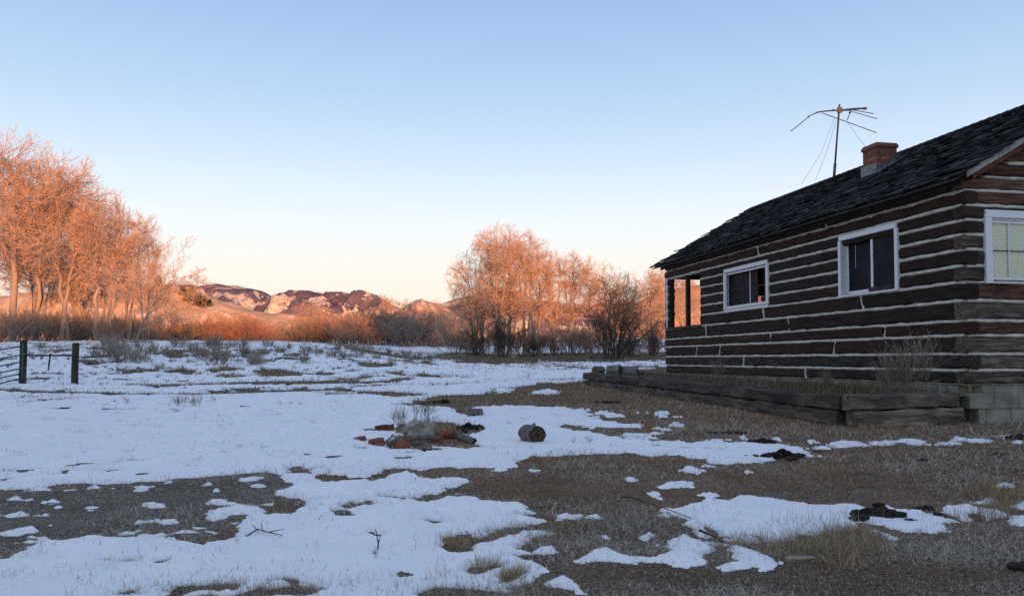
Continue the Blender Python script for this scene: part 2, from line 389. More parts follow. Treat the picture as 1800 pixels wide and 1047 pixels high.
# the wheel ruts of the track that crosses the snow
BARE += [d5([(0,236),(500,228),(780,215),(1000,212),(1250,192),(1500,183),(1690,180),(1690,188),(1400,195),(1200,204),(900,222),(600,234),(0,243)]),
         [(60,687),(300,692),(420,689),(560,684),(620,682),(620,686),(420,694),(200,697)], [(-20,681),(80,687),(220,690),(220,694),(60,693),(-20,688)], [(250,676),(420,672),(560,668),(700,671),(700,674),(420,677)], d5([(350,365),(480,360),(560,366),(430,374)]), d5([(0,290),(160,292),(170,300),(0,302)]),
         [(560,684),(700,688),(770,695),(700,700),(640,694)]]
ISL = [d6(p) for p in ([(600,525),(630,512),(690,510),(690,535),(640,545)],[(715,540),(765,535),(760,548)],[(708,590),(740,578),(785,585),(770,602),(730,606)],[(505,515),(555,513),(550,522)],[(185,515),(240,505),(300,520),(360,535),(280,540)],[(600,612),(670,622),(665,632)],[(600,640),(630,648),(615,655)],
        [(1065,690),(1135,687),(1130,697)],[(1200,690),(1230,674),(1258,680),(1245,698)],[(1455,688),(1490,684),(1480,696)],[(1672,700),(1720,695),(1750,708),(1690,712)],[(1705,745),(1750,736),(1800,740),(1800,752),(1720,752)],[(750,905),(790,880),(860,882),(940,910),(920,922),(830,912)],[(925,875),(960,868),(1010,880),(950,885)],[(905,892),(970,893),(960,900)],[(605,1030),(650,1000),(770,985),(830,1000),(860,1030),(780,1030),(700,1037)],[(395,962),(430,963),(425,970)],[(1225,912),(1248,912),(1240,921)],[(1540,1032),(1590,1030),(1580,1040)],[(590,990),(612,992),(600,1000)],[(100,600),(180,605),(150,612)])]
ISL += [c5(p) for p in ([(680,160),(700,145),(760,143),(850,170),(830,184),(760,178)],[(545,275),(580,250),(680,238),(740,248),(778,275),(700,283),(620,278)],[(470,318),(500,308),(585,315),(590,335),(615,350),(600,362),(560,350)],
        [(610,425),(690,432),(720,400),(790,380),(830,362),(805,352),(880,322),(940,320),(942,352),(1000,358),(1080,340),(1150,340),(1260,352),(1370,365),(1450,372),(1520,385),(1620,385),(1690,378),(1830,392),(1860,440),(1830,470),(1800,540),(1700,530),(1640,540),(1560,565),(1430,545),(1460,580),(1380,590),(1290,600),(1250,585),(1200,572),(1040,582),(1010,605),(1000,580),(940,545),(900,525),(880,540),(900,575),(850,575),(830,545),(780,525),(720,525),(760,510),(800,505),(740,480),(680,455)],
        [(1010,600),(1060,580),(1180,575),(1250,585),(1240,605),(1100,605)],
        [(30,745),(100,715),(195,680),(240,678),(290,710),(390,735),(480,725),(600,690),(640,655),(560,640),(570,622),(640,645),(650,610),(690,585),(730,570),(800,598),(940,625),(1050,640),(1080,648),(980,640),(870,640),(890,690),(850,730),(800,770),(740,775),(690,785),(620,775),(520,755),(360,760),(200,740),(100,755)],
        [(950,795),(1020,755),(1000,700),(1050,650),(1110,640),(1110,670),(1180,690),(1270,740),(1330,785),(1290,800),(1230,810),(1160,790),(1060,815),(990,812)],[(1310,752),(1350,745),(1370,760),(1330,768)],[(1380,735),(1450,732),(1450,745),(1390,752)],
        [(340,612),(400,590),(450,615),(390,618)],[(465,570),(500,562),(545,605),(480,605)],[(205,580),(235,574),(245,588),(215,592)],[(580,455),(620,450),(625,465),(585,466)],[(0,450),(60,446),(50,460),(0,462)],[(90,458),(160,450),(150,462)])]
ISL += [c6(p) for p in ([(250,55),(300,52),(320,62),(265,68)],[(398,75),(440,62),(530,58),(620,80),(540,88),(430,90)],[(280,97),(340,90),(380,96),(330,102)],[(680,65),(760,58),(830,55),(835,42),(950,42),(1045,70),(960,76),(830,70),(700,75)],[(1055,65),(1190,60),(1205,70),(1080,74)],[(1200,35),(1230,30),(1260,45),(1400,42),(1460,55),(1420,68),(1280,62),(1205,55)],[(1470,28),(1550,22),(1560,38),(1490,38)],[(1545,62),(1642,62),(1642,70),(1560,72)],
        [(290,480),(380,460),(440,458),(600,470),(640,500),(780,470),(820,495),(940,500),(1050,515),(1130,500),(1130,475),(1190,480),(1260,460),(1340,470),(1400,500),(1490,510),(1460,530),(1330,540),(1200,560),(1130,570),(1125,600),(1040,630),(900,625),(820,605),(700,575),(540,575),(560,545),(640,540),(480,530),(390,505),(300,500)],
        [(1305,445),(1350,430),(1410,425),(1480,450),(1440,468),(1370,458)],[(1515,345),(1535,325),(1580,350),(1550,355)],[(1552,475),(1590,450),(1700,455),(1700,480),(1600,490)],[(1562,550),(1590,525),(1700,520),(1700,590),(1630,580)],[(600,605),(720,610),(830,655),(800,665),(700,630)],[(130,360),(165,355),(160,365)],[(130,525),(60,520),(0,430),(0,680),(100,680),(200,660),(180,635),(300,600)])]
ISL += [c4(p) for p in ([(1310,575),(1340,558),(1400,545),(1440,570),(1390,580)],[(1360,595),(1400,592),(1395,603)],[(1525,622),(1590,598),(1680,563),(1720,580),(1800,605),(1850,625),(1700,615),(1600,628)],[(1380,750),(1430,720),(1500,702),(1530,720),(1570,755),(1600,795),(1540,790),(1500,765)],[(1670,485),(1690,478),(1700,492)],[(900,262),(925,255),(920,272)],[(1430,372),(1470,362),(1480,378),(1440,400)],[(1490,385),(1550,378),(1520,390)],[(1285,143),(1320,140),(1310,150)],[(1120,148),(1165,140),(1160,150)])]
ISL += [d5([(1315,285),(1380,275),(1460,262),(1530,282),(1440,290)]), d5([(1075,268),(1130,255),(1210,262),(1180,275),(1110,280)])]
SPECK = [c3([(0,310),(250,290),(400,350),(420,480),(380,560),(0,600)]), c3([(440,270),(900,250),(1400,220),(1500,260),(1300,420),(900,600),(600,560),(500,420)])]
def gpoly(poly):
    out = []
    for px, py in poly:
        py = max(py, 640) if py < 640 else py
        r = ray(px, py); k = -EYE / r.z if r.z < -.004 else 200
        if k > 14:
            v = gpos(px, py); out.append((v.x, v.y))
        else: out.append((r.x * k, r.y * k))
    return np.array(out)
def sdist(P, x, y):
    """signed distance, + inside"""
    d2 = np.full(x.shape, 1e9); ins = np.zeros(x.shape, bool)
    for (x0, y0), (x1, y1) in zip(P, np.roll(P, -1, 0)):
        ex, ey = x1 - x0, y1 - y0
        t = np.clip(((x - x0) * ex + (y - y0) * ey) / (ex * ex + ey * ey + 1e-12), 0, 1)
        d2 = np.minimum(d2, (x - x0 - t * ex) ** 2 + (y - y0 - t * ey) ** 2)
        if y1 != y0:
            ins ^= ((y0 > y) != (y1 > y)) & (x < ex * (y - y0) / (y1 - y0) + x0)
    d = np.sqrt(d2)
    return np.where(ins, d, -d)
def snowfield(x, y):
    """+ where snow lies, in metres from its edge (capped)"""
    sh = x.shape; x = x.ravel(); y = y.ravel()
    Fd = np.full(x.shape, 1.0)
    wx = x + fbm(x * 3, y * 3, 3, 31) * .05; wy = y + fbm(x * 3, y * 3, 3, 41) * .05
    def op(poly, sign, cap=.8):
        P = gpoly(poly); lo = P.min(0) - cap; hi = P.max(0) + cap
        s = np.nonzero((x > lo[0]) & (x < hi[0]) & (y > lo[1]) & (y < hi[1]))[0]
        if not len(s): return
        for ch in np.array_split(s, max(1, len(s) // 60000)):
            d = np.clip(sdist(P, wx[ch], wy[ch]), -cap, cap)
            Fd[ch] = np.minimum(Fd[ch], -d) if sign < 0 else np.maximum(Fd[ch], d)
    op(BIG, -1)
    for p in BARE: op(p, -1)
    for p in ISL: op(p, 1)
    r = np.hypot(x, y)
    n = fbm(x * 6, y * 6, 5, 51, .68)
    Fd = Fd + (n * .115 + fbm(x * 21, y * 21, 2, 57) * .03) * np.clip(r / 7, .5, 2.0)
    speck = np.zeros(x.shape)
    for p in SPECK:
        P = gpoly(p); speck = np.maximum(speck, sstep(-.1, .25, sdist(P, x, y)))
    Fd = np.where(Fd < .05, np.maximum(Fd, speck * (fbm(x * 5.5, y * 8, 3, 61, .6) - .36) * .3), Fd)
    # grass tips and thin spots melting through the meadow
    meadow = sstep(13, 24, r) * (1 - .6 * sstep(70, 95, r))
    thin = fbm(x * 1.1, y * .9, 4, 71, .62) + .38 * fbm(x * .16, y * .16, 2, 77)
    Fd = np.minimum(Fd, (.36 - thin) * 1.3 + (1 - meadow) * 1.0)
    thin2 = fbm(x * 4.0, y * 3.4, 3, 81, .6)
    Fd = np.minimum(Fd, (.50 - .05 * sstep(17, 26, r) - thin2) * .6 + sstep(9, 3, r) * .02)
    # brown sedge below the trees on the right of the meadow
    u = x / np.maximum(y, 1)
    sed = sstep(41, 47, y) * (1 - sstep(62, 72, y)) * sstep(-.125, -.06, u) * (1 - sstep(.20, .24, u))
    Fd = np.minimum(Fd, .5 - 1.0 * sed + fbm(x * .5, y * .35, 3, 91) * 1.1)
    edge = np.exp(-((y - (56 - (u + .26) * 26)) / 3.2) ** 2) * sstep(-.27, -.2, u) * (1 - sstep(-.03, .02, u))
    Fd = np.minimum(Fd, .6 - 1.1 * edge + fbm(x * .7, y * .5, 3, 95) * .6)
    return Fd.reshape(sh)
front = (np.abs(TH) < .9) & (RR < 170)
SF = np.full(GX.shape, 1.0)
SF[front] = snowfield(GX[front], GY[front])
SNOW_T = .022
lump = np.zeros(GX.shape)
near = (RR < 60) & (np.abs(TH) < 1)
lump[near] = fbm(GX[near] * 1.6, GY[near] * 1.6, 4, 101, .55) * .036 + fbm(GX[near] * 9, GY[near] * 9, 2, 111) * .004
# hollows trodden into the crust
tread = np.zeros(GX.shape)
tread[near] = np.maximum(0, fbm(GX[near] * 2.6, GY[near] * 2.2, 2, 121) - .28) * .07
sz = np.clip(SF * .50, -.05, SNOW_T) * np.clip(RR / 9, 1, 2.2)
SZ = GZ + sz + np.where(sz > 0, np.clip(SF / .3, 0, 1) * (np.maximum(lump, -.026) - tread * .35), 0)
rng = random.Random(7); NP = np.random.default_rng(7)

def groundmat():
    t = MT('bare_winter_ground', .95, .15); p = t.geo()
    a = t.noise(p, 1.3, 8, .65); b = t.noise(p, 38, 6, .7); c = t.noise(p, .35, 3)
    col = t.ramp(b, [(.30, (.05, .038, .026)), (.50, (.20, .165, .128)), (.70, (.37, .31, .235))])
    col = t.mix(t.ramp(a, [(.42, (0,) * 3), (.62, (.7,) * 3)]), col, t.ramp(b, [(.3, (.045, .037, .03)), (.7, (.18, .148, .115))]))
    col = t.mix(t.ramp(c, [(.5, (0,) * 3), (.62, (.5,) * 3)]), col, t.ramp(b, [(.3, (.05, .042, .028)), (.7, (.19, .155, .095))]))
    t.base(col); t.bump(b, .9, .03); return t.m
def snowmat():
    t = MT('crusted_snow', .6, .25); p = t.geo()
    a = t.noise(p, 22, 8, .7); b = t.noise(p, 3.0, 5, .6); c = t.noise(p, 150, 3, .6)
    col = t.mix(t.ramp(b, [(.4, (0,) * 3), (.62, (1,) * 3)]), (.94, .93, .91), (.88, .875, .865))
    col = t.mix(t.ramp(c, [(.70, (0,) * 3), (.78, (.45,) * 3)]), col, (.34, .29, .24))
    t.base(col)
    t.b.inputs['Subsurface Weight'].default_value = 0.0
    ad_ = t.n('ShaderNodeMath', operation='ADD'); t.l(a, ad_.inputs[0]); t.l(b, ad_.inputs[1])
    t.bump(ad_.outputs[0], .45, .025); return t.m
M_GROUND = groundmat(); M_SNOW = snowmat()
ground = tag(link('ground', mesh_np('ground', np.stack([GX, GY, GZ], -1).reshape(-1, 3), [GF], smooth=True), M_GROUND), kind='structure')
keep = (SF.ravel() > -.10)[GF].any(1)
sv = np.unique(GF[keep]); remap = np.full(NR * NC, -1, np.int64); remap[sv] = np.arange(len(sv))
SV = np.stack([GX, GY, SZ], -1).reshape(-1, 3)[sv]
snow = tag(link('snow', mesh_np('snow', SV, [remap[GF[keep]]], smooth=True), M_SNOW), 'patchy crusted white snow lying over the dead grass and meadow', 'snow', kind='stuff')

# ------------------------------------------------------------------ dead grass
def samp(A, x, y):
    """look a polar-sheet field up at x, y"""
    i = np.clip(np.searchsorted(rr, np.hypot(x, y)), 1, NR - 1); j = np.clip(np.searchsorted(th, np.arctan2(x, y)), 1, NC - 1)
    return A[i, j]
def blades(x, y, z, L, W, lean, az, cols, bend=.5):
    n = len(x); base = np.stack([x, y, z], -1)
    d = np.stack([np.cos(az) * np.cos(lean), np.sin(az) * np.cos(lean), np.sin(lean)], -1)
    l2 = lean - bend * NP.uniform(.3, 1.4, n)
    d2 = np.stack([np.cos(az) * np.cos(l2), np.sin(az) * np.cos(l2), np.sin(l2)], -1)
    sa = az + math.pi / 2 + NP.normal(0, .5, n); s = np.stack([np.cos(sa), np.sin(sa), np.zeros(n)], -1) * (W / 2)[:, None]
    m = base + d * (L * .55)[:, None]; t = m + d2 * (L * .45)[:, None]
    t[:, 2] = np.maximum(t[:, 2], z + .004)
    V = np.stack([base - s, base + s, m + s * .8, m - s * .8, t], 1).reshape(-1, 3)
    o = np.arange(n)[:, None] * 5
    return V, o + np.array([[0, 1, 2, 3]]), o + np.array([[3, 2, 4]]), np.repeat(cols, 5, 0)
def palette(n, cols, wts):
    k = NP.choice(len(cols), n, p=np.array(wts) / sum(wts)); c = np.array(cols)[k]
    return c * NP.uniform(.65, 1.3, (n, 1))
GP = [(.42, .36, .275), (.55, .47, .345), (.17, .14, .11), (.40, .35, .285), (.66, .57, .43)]
def scatter(n, pymin, pymax, fmin, fmax, pxa=-60, pxb=1860, p=1.0):
    px = NP.uniform(pxa, pxb, n); py = pymin + (pymax - pymin) * NP.uniform(0, 1, n) ** p
    k = EYE / ((py - 632) / F); x = (px - 900) / F * k; y = k
    f = samp(SF, x, y); ok = (f > fmin) & (f < fmax)
    return x[ok], y[ok]
parts = []
x, y = scatter(330000, 668, 1100, -9, .03, p=.85)
n = len(x); r = np.hypot(x, y)
clump = np.clip(fbm(x * 1.5, y * 1.5, 3, 131) * 1.2 + .8, .35, 1.5)
parts.append(blades(x, y, samp(GZ, x, y) - .004, NP.uniform(.04, .11, n) * clump * np.clip(r / 7, .8, 1.8), np.clip(r * .00055, .0022, .012) * NP.uniform(.6, 1.3, n), np.abs(NP.normal(.16, .30, n)), NP.uniform(0, 6.28, n), palette(n, GP, [5, 2.4, 3, 3.5, .6])))
x, y = scatter(60000, 690, 1100, .02, .16)                 # grass coming through the snow edges
ok = NP.uniform(0, 1, len(x)) < .42; x, y = x[ok], y[ok]; n = len(x)
parts.append(blades(x, y, samp(GZ, x, y), NP.uniform(.03, .075, n), np.clip(np.hypot(x, y) * .0005, .002, .01), NP.uniform(.5, 1.4, n), NP.uniform(0, 6.28, n), palette(n, GP, [4, 3, 3, 2, 1])))
tx, ty = scatter(520, 690, 1060, .1, 9)                     # single stalks standing in the snow
for a_, b_ in zip(tx, ty):
    k = NP.integers(2, 9); rad = .03 * NP.uniform(.5, 2.2)
    x = a_ + NP.normal(0, rad, k); y = b_ + NP.normal(0, rad, k)
    parts.append(blades(x, y, samp(SZ, x, y) - .01, NP.uniform(.015, .045, k), np.full(k, .0022 + .0004 * b_), NP.uniform(.2, 1.4, k), NP.uniform(0, 6.28, k), palette(k, GP, [4, 2, 3, 2, .5])))
def joinblades(name, parts, m, label, cat):
    V = []; Q = []; T = []; C_ = []; o = 0
    for v, q, t, c in parts:
        V.append(v); Q.append(q + o); T.append(t + o); C_.append(c); o += len(v)
    return tag(link(name, mesh_np(name, np.concatenate(V), [np.concatenate(Q), np.concatenate(T)], np.concatenate(C_)), m), label, cat, kind='stuff')
joinblades('dry_grass', parts, M_GRASS, 'short matted dead grass on the bare ground between snow patches', 'grass')
# taller straw in drifts along the snow edges
STRAW = [(.34, .265, .155), (.25, .19, .11), (.42, .34, .21), (.20, .13, .08)]
parts = []
def straw(poly, n, h, up=.35, wts=(4, 3, 2, 1)):
    P = gpoly(poly); lo, hi = P.min(0), P.max(0); x = NP.uniform(lo[0], hi[0], n * 3); y = NP.uniform(lo[1], hi[1], n * 3)
    ok = sdist(P, x, y) > 0; x, y = x[ok][:n], y[ok][:n]; k = len(x)
    if not k: return
    parts.append(blades(x, y, terrain(x, y) - .005, NP.uniform(.35, 1.15, k) * h, np.clip(np.hypot(x, y) * .00042, .0018, .02) * NP.uniform(.7, 1.3, k), np.clip(NP.normal(1.57 - up, .35, k), .1, 1.57), NP.uniform(0, 6.28, k), palette(k, STRAW, wts), .35))
straw(c6([(120,660),(350,620),(600,610),(760,660),(780,760),(700,850),(560,900),(350,870),(230,820),(120,740)]), 2000, .13, .95)
straw(c6([(330,640),(520,620),(720,650),(700,760),(520,830),(330,780)]), 1100, .14, .85)
straw(c5([(900,600),(1200,580),(1450,590),(1500,700),(1300,740),(1150,690),(930,680)]), 1100, .10, .9)
straw(c6([(1000,540),(1300,530),(1480,440),(1600,390),(1642,440),(1560,560),(1300,570)]), 1500, .13, .5, (3, 3, 1, 3))
straw(c6([(1240,420),(1330,350),(1560,370),(1600,440),(1400,450)]), 700, .12, .6, (2, 3, 1, 3))
straw(c6([(0,580),(200,560),(420,590),(520,560),(460,620),(200,650),(0,660)]), 110, .12, .25, (3, 2, 1, 4))
straw(c6([(400,90),(900,90),(1400,90),(1600,300),(900,320),(420,260)]), 1500, .07, 1.0, (2, 4, .5, 1))
straw(c5([(0,70),(700,80),(1200,140),(1800,120),(1800,280),(900,260),(500,230),(0,260)]), 2200, .07, .9, (2, 4, 1, 1))
straw(c4([(780,545),(820,500),(1000,480),(1180,440),(1390,430),(1600,400),(1560,470),(1390,520),(1150,520),(960,560)]), 1500, .07, .7)
straw(c4([(980,690),(1000,630),(1150,630),(1130,680)]), 300, .08, .6); straw(c4([(1130,740),(1150,690),(1290,680),(1250,740)]), 420, .09, .5)
straw(c4([(700,801),(800,760),(1240,740),(1380,700),(1450,801)]), 1100, .05, .9); straw(c4([(480,801),(560,760),(700,720),(1100,720),(1240,740),(1000,775),(760,790)]), 60, .10, .3, (3, 2, 1, 4))
straw(c3([(300,268),(900,245),(1400,205),(1500,260),(1300,420),(1200,590),(900,600),(300,580)]), 1500, .05, .8, (2, 4, .5, 1)); straw(c3([(0,300),(300,280),(300,580),(0,680)]), 600, .05, .8, (2, 4, .5, 1))
straw(c3([(560,861),(900,830),(1700,820),(1700,861)]), 700, .06, .7)
straw(d5([(1300,720),(1500,700),(1800,690),(1800,760),(1300,760)]), 500, .07, .6); straw(d5([(380,680),(330,560),(400,480),(650,490),(800,560),(700,640)]), 260, .13, .5, (4, 3, 2, 1)); straw([(694,776),(700,765),(776,768),(770,782),(720,784)], 70, .16, .4, (3, 2, 3, 0)); straw([(755,770),(765,755),(800,752),(800,772)], 120, .13, .4)
straw(d5([(650,490),(900,470),(1000,520),(860,590),(700,600)]), 450, .10, .8)
straw(d6([(100,300),(400,370),(1100,440),(1700,540),(1800,600),(1500,580),(800,450),(300,400)]), 900, .09, .6, (1, 4, .5, 1))
for P_ in (d3([(530,735),(600,712),(720,720),(840,740),(830,765),(560,765)]), d2([(900,860),(1100,868),(1250,858),(1310,872),(1080,892),(920,872)]), d2([(830,775),(920,765),(1090,758),(1110,775),(900,785)]), d2([(1150,780),(1240,755),(1350,770),(1340,790),(1200,788)]), d2([(1440,770),(1560,740),(1700,745),(1600,765)]), d3([(1340,735),(1500,733),(1780,768),(1400,752)]), d3([(250,770),(420,755),(540,760),(400,768)]), d3([(1060,790),(1160,782),(1270,783)]), d3([(1080,740),(1150,722),(1190,740)]), d3([(910,870),(1000,868),(1240,880)])):
    straw(P_, 200, .15, .7, (3, 3, 2, 1))
straw([(1395,740),(1500,752),(1690,742),(1700,760),(1480,772),(1380,760)], 900, .10, .5, (1, 4, .5, 2))
joinblades('straw_grass', parts, M_GRASS, 'taller straw coloured grass standing along the snow edges in front of the cabin', 'grass')
parts = []
n = 150000; x = NP.uniform(-.72, .30, n); y = 15 + 57 * NP.uniform(0, 1, n) ** .9; x = x * y
f = samp(SF, x, y); ok = f < .06 + .08 * (NP.uniform(0, 1, n) < .15); x, y = x[ok], y[ok]; n = len(x)
parts.append(blades(x, y, samp(GZ, x, y), NP.uniform(.05, .17, n) * np.clip(y / 30, .7, 1.5), np.clip(y * .0005, .008, .03), NP.uniform(.5, 1.5, n), NP.uniform(0, 6.28, n), palette(n, [(.26, .215, .14), (.19, .155, .11), (.34, .28, .18), (.12, .10, .08)], [3, 3, 2, 2])))
joinblades('meadow_grass', parts, M_GRASS, 'pale dry grass showing through the thin snow of the meadow', 'grass')

# ------------------------------------------------------------------ log cabin (local x across the gable, y along the wall)
HA = R(11.7); HO = Vector((6.37, 11.15, 0))
HM = Matrix.Translation(HO) @ Matrix.Rotation(HA, 4, 'Z'); HMI = HM.inverted()
LEN, WID, RZ, RS = 10.76, 6.2, 3.60, .56
cabin = thing('log_cabin', 'dark weathered log cabin with pale chinking and a steep shake roof', 'cabin', HO, HA)
def hat(px, py, nrm, c):
    """house-local point where the photo's line of sight meets a local plane"""
    o = HMI @ Vector((0, 0, EYE)); r = HMI.to_3x3() @ ray(px, py); nrm = Vector(nrm)
    return o + r * ((c - o.dot(nrm)) / r.dot(nrm))
ZC = [.545, .749, .98, 1.242, 1.45, 1.731, 1.995, 2.222, 2.453, 2.668, 2.875, 3.086, 3.297, 3.50]
WINA = (1.40, 2.86, 2.04, 2.98); WINB = (5.34, 7.23, 2.09, 2.88); PORCH = (8.56, 10.56, 1.74, 3.05)
WING = (.36, 1.66, 2.03, 2.96)
def cuts(a, b, holes):
    sp = [(a, b)]
    for h0, h1 in holes:
        sp = [q for (s, e) in sp for q in ((s, min(e, h0)), (max(s, h1), e)) if q[1] - q[0] > .05]
    return sp
joints = {0: [4.0], 1: [6.4], 2: [3.1, 7.55, 8.8], 3: [1.75, 5.3], 4: [4.6, 8.3], 5: [2.3, 5.55], 6: [], 11: [5.75], 12: [3.3]}
def wall_rows(kind, L, holes, mat, seed, skip_low=0, gable=False, xoff=0.0, flip=1):
    g = random.Random(seed); lg = MB(); ch = MB()
    zs = list(ZC)
    if gable:
        z = 3.50
        while z < RZ + RS * WID / 2 - .1: z += .215; zs.append(z)
    for k in range(skip_low, len(zs) - 1):
        z0, z1 = zs[k], zs[k + 1]; zm = (z0 + z1) / 2
        a, b = 0.0, L
        if gable and z1 > RZ - .05:
            m_ = max(0, (z1 - RZ + .06) / RS); a, b = m_ + .04, L - m_ - .04
            if b - a < .3: continue
        hs = [(h[0], h[1]) for h in holes if h[2] < zm < h[3]]
        low = 1.0 if k < 2 else (.15 if k == 2 else 0)
        if flip > 0 and not (gable and z1 > RZ - .05):
            a = -.030 if (k % 2 == 0) == gable else .05
        for s, e in cuts(a, b, hs):
            js = [j for j in (joints.get(k, []) if not gable else [g.uniform(1.2, 2.6)] if k > 11 else []) if s + .3 < j < e - .3]
            ed = [s] + js + [e]
            for i in range(len(ed) - 1):
                p, q = ed[i] + (.02 if i else 0), ed[i + 1] - (.02 if i < len(ed) - 2 else 0)
                red = (g.uniform(.05, .5) if not gable else g.uniform(.3, .95)) if 3 < k < 11 else g.uniform(.55, 1.0)
                if k <= 1: red = g.uniform(0, .2)
                gr = low if (not gable) else (.9 if k in (0, 1, 2, 4) else .35 * g.random())
                if not gable and k >= 12: gr = .25
                if gable and s < .1 and q < .5 and k in (6, 7, 8): gr = .75
                bri = g.uniform(.35, 1.35) * (1.7 if gable else .44)  # gable brighter, long wall darker: their different light put into the log colour
                off = g.uniform(-.008, .008)
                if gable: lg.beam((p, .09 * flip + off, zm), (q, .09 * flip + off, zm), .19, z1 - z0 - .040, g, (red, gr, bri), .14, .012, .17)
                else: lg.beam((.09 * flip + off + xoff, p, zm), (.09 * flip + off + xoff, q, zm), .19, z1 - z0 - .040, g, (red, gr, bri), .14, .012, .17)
                if i:
                    x0 = .012 * flip + xoff
                    pts = [(x0 - .002, ed[i] + .035 * math.sin(q_ * 2.6 + k) + g.uniform(-.006, .006), z0 + (z1 - z0) * q_) for q_ in (0, .25, .5, .75, 1)]
                    if gable: pts = [(y_, x_, z_) for x_, y_, z_ in pts]
                    ch.tube(pts, .024, 6)
        if k > skip_low:                                  # mortar line below this log
            for s, e in cuts(max(a, .03 if gable else .06), b, [(h[0], h[1]) for h in holes if h[2] < z0 < h[3]]):
                if gable: ch.box((s, .045, z0 - .03), (e, .12, z0 + .03))
                else: ch.box((xoff + min(.045 * flip, .12 * flip), s, z0 - .03), (xoff + max(.045 * flip, .12 * flip), e, z0 + .03))
                n = max(2, int((e - s) / .16)); pts = []; rd = []
                for i in range(n + 1):
                    t = s + (e - s) * i / n
                    if not gable and k == 12 and t < 4.0: pass
                    pts.append((.012 * flip + xoff, t, z0 + g.uniform(-.006, .006)) if not gable else (t, .012 * flip, z0 + g.uniform(-.006, .006)))
                    r_ = .0255 * g.uniform(.74, 1.14) * (.5 if g.random() < .03 else 1)
                    if (k == 13 or (k == 12 and not gable and flip > 0)): r_ *= .5 if gable else .3
                    if gable and k == 6: r_ = .008 if g.random() < .6 else .026
                    rd.append(r_)
                ch.tube(pts, rd, 7)
    return lg, ch
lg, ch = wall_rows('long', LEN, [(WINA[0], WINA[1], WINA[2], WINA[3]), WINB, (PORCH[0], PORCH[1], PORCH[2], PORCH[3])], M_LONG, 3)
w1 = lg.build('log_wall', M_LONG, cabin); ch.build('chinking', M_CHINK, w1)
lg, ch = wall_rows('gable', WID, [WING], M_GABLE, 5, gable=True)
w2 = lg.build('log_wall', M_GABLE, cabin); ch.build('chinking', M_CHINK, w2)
# far walls
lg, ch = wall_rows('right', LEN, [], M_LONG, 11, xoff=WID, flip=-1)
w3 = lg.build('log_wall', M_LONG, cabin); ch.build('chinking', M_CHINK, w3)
g = random.Random(12); lg = MB(); zs = list(ZC)
z = 3.5
while z < 5.1: z += .215; zs.append(z)
for k in range(len(zs) - 1):
    z0, z1 = zs[k], zs[k + 1]; m_ = max(0.1, (z1 - RZ + .06) / RS + .04)
    if WID - 2 * m_ < .3: continue
    hs = []
    if 1.74 < (z0 + z1) / 2 < 3.05: hs = [(.16, 1.16)]
    if 2.0 < (z0 + z1) / 2 < 2.6: hs.append((2.4, 2.85))
    for s, e in cuts(m_, WID - m_, hs):
        lg.beam((s, LEN - .09, (z0 + z1) / 2), (e, LEN - .09, (z0 + z1) / 2), .19, z1 - z0 - .01, g, (.3, .2, .8), .4, .006, .2)
lg.build('log_wall', M_GABLE, cabin)
# porch: posts, rail boards, inner walls, ceiling, floor
pm = MB(); pm.box((1.2, 8.60, .55), (1.26, LEN - .2, 3.3), (.2, .2, .6)); pm.box((.19, 8.57, .55), (1.26, 8.63, 3.3), (.2, .2, .6)); pm.box((.19, 8.63, 3.18), (1.2, LEN - .19, 3.22)); pm.box((.19, 8.63, .9), (1.2, LEN - .19, .95))
pm.build('porch_lining', M_DARKWOOD, cabin)
for y0, y1, x0, x1 in ((9.42, 9.52, .03, .13), (10.50, 10.60, .02, .15), (8.53, 8.60, .02, .17)):
    p = MB(); p.box((x0, y0, 1.735), (x1, y1, 3.07)); p.build('porch_post', M_DARKWOOD, cabin)
p = MB(); p.box((-.02, 10.60, 1.70), (.10, 10.66, 3.10)); p.build('porch_trim', M_WHITE, cabin)
p = MB(); p.box((-.03, 8.5, 1.715), (.17, 10.72, 1.765)); p.build('porch_sill', M_DARKWOOD, cabin)
f_ = MB(); f_.box((.19, .19, .56), (WID - .19, LEN - .19, .62)); f_.box((.19, .19, 3.30), (WID - .19, LEN - .25, 3.34)); f_.build('interior_floor', M_DARKWOOD, cabin)

# windows
def bx(parent, name, mat, boxes):
    m = MB()
    for a, b in boxes: m.box(a, b)
    me = m.mesh(name); o = link(name, me, mat, parent)
    md = o.modifiers.new('edge', 'BEVEL'); md.width = .005; md.segments = 1; md.limit_method = 'ANGLE'
    return o
def lwin(W, cw, name='window'):
    y0, y1, z0, z1 = W
    return bx(cabin, name, M_WHITE, [((-.042, y0 - cw * .2, z1), (.03, y1 + cw * .2, z1 + cw)), ((-.040, y0 - cw * .5, z0 - .02), (.03, y0 + cw * .35, z1)), ((-.040, y1 - cw * .35, z0 - .02), (.03, y1 + cw * .5, z1)), ((.03, y0, z0), (.17, y0 + .02, z1)), ((.03, y1 - .02, z0), (.17, y1, z1)), ((.03, y0 + .02, z1 - .02), (.17, y1 - .02, z1))])
wa = lwin(WINA, .085)
y0, y1, z0, z1 = WINA
bx(wa, 'sill', M_WHITE, [((-.055, y0 - .05, z0 - .055), (.02, y1 + .05, z0 - .022))])
ym = 2.10
bx(wa, 'sash', M_WHITE, [((.095, ym, z0), (.125, ym + .04, z1 - .02)), ((.095, y1 - .06, z0), (.125, y1 - .02, z1 - .02)), ((.096, ym + .04, z0), (.124, y1 - .06, z0 + .05)), ((.096, ym + .04, z1 - .06), (.124, y1 - .06, z1 - .02))])
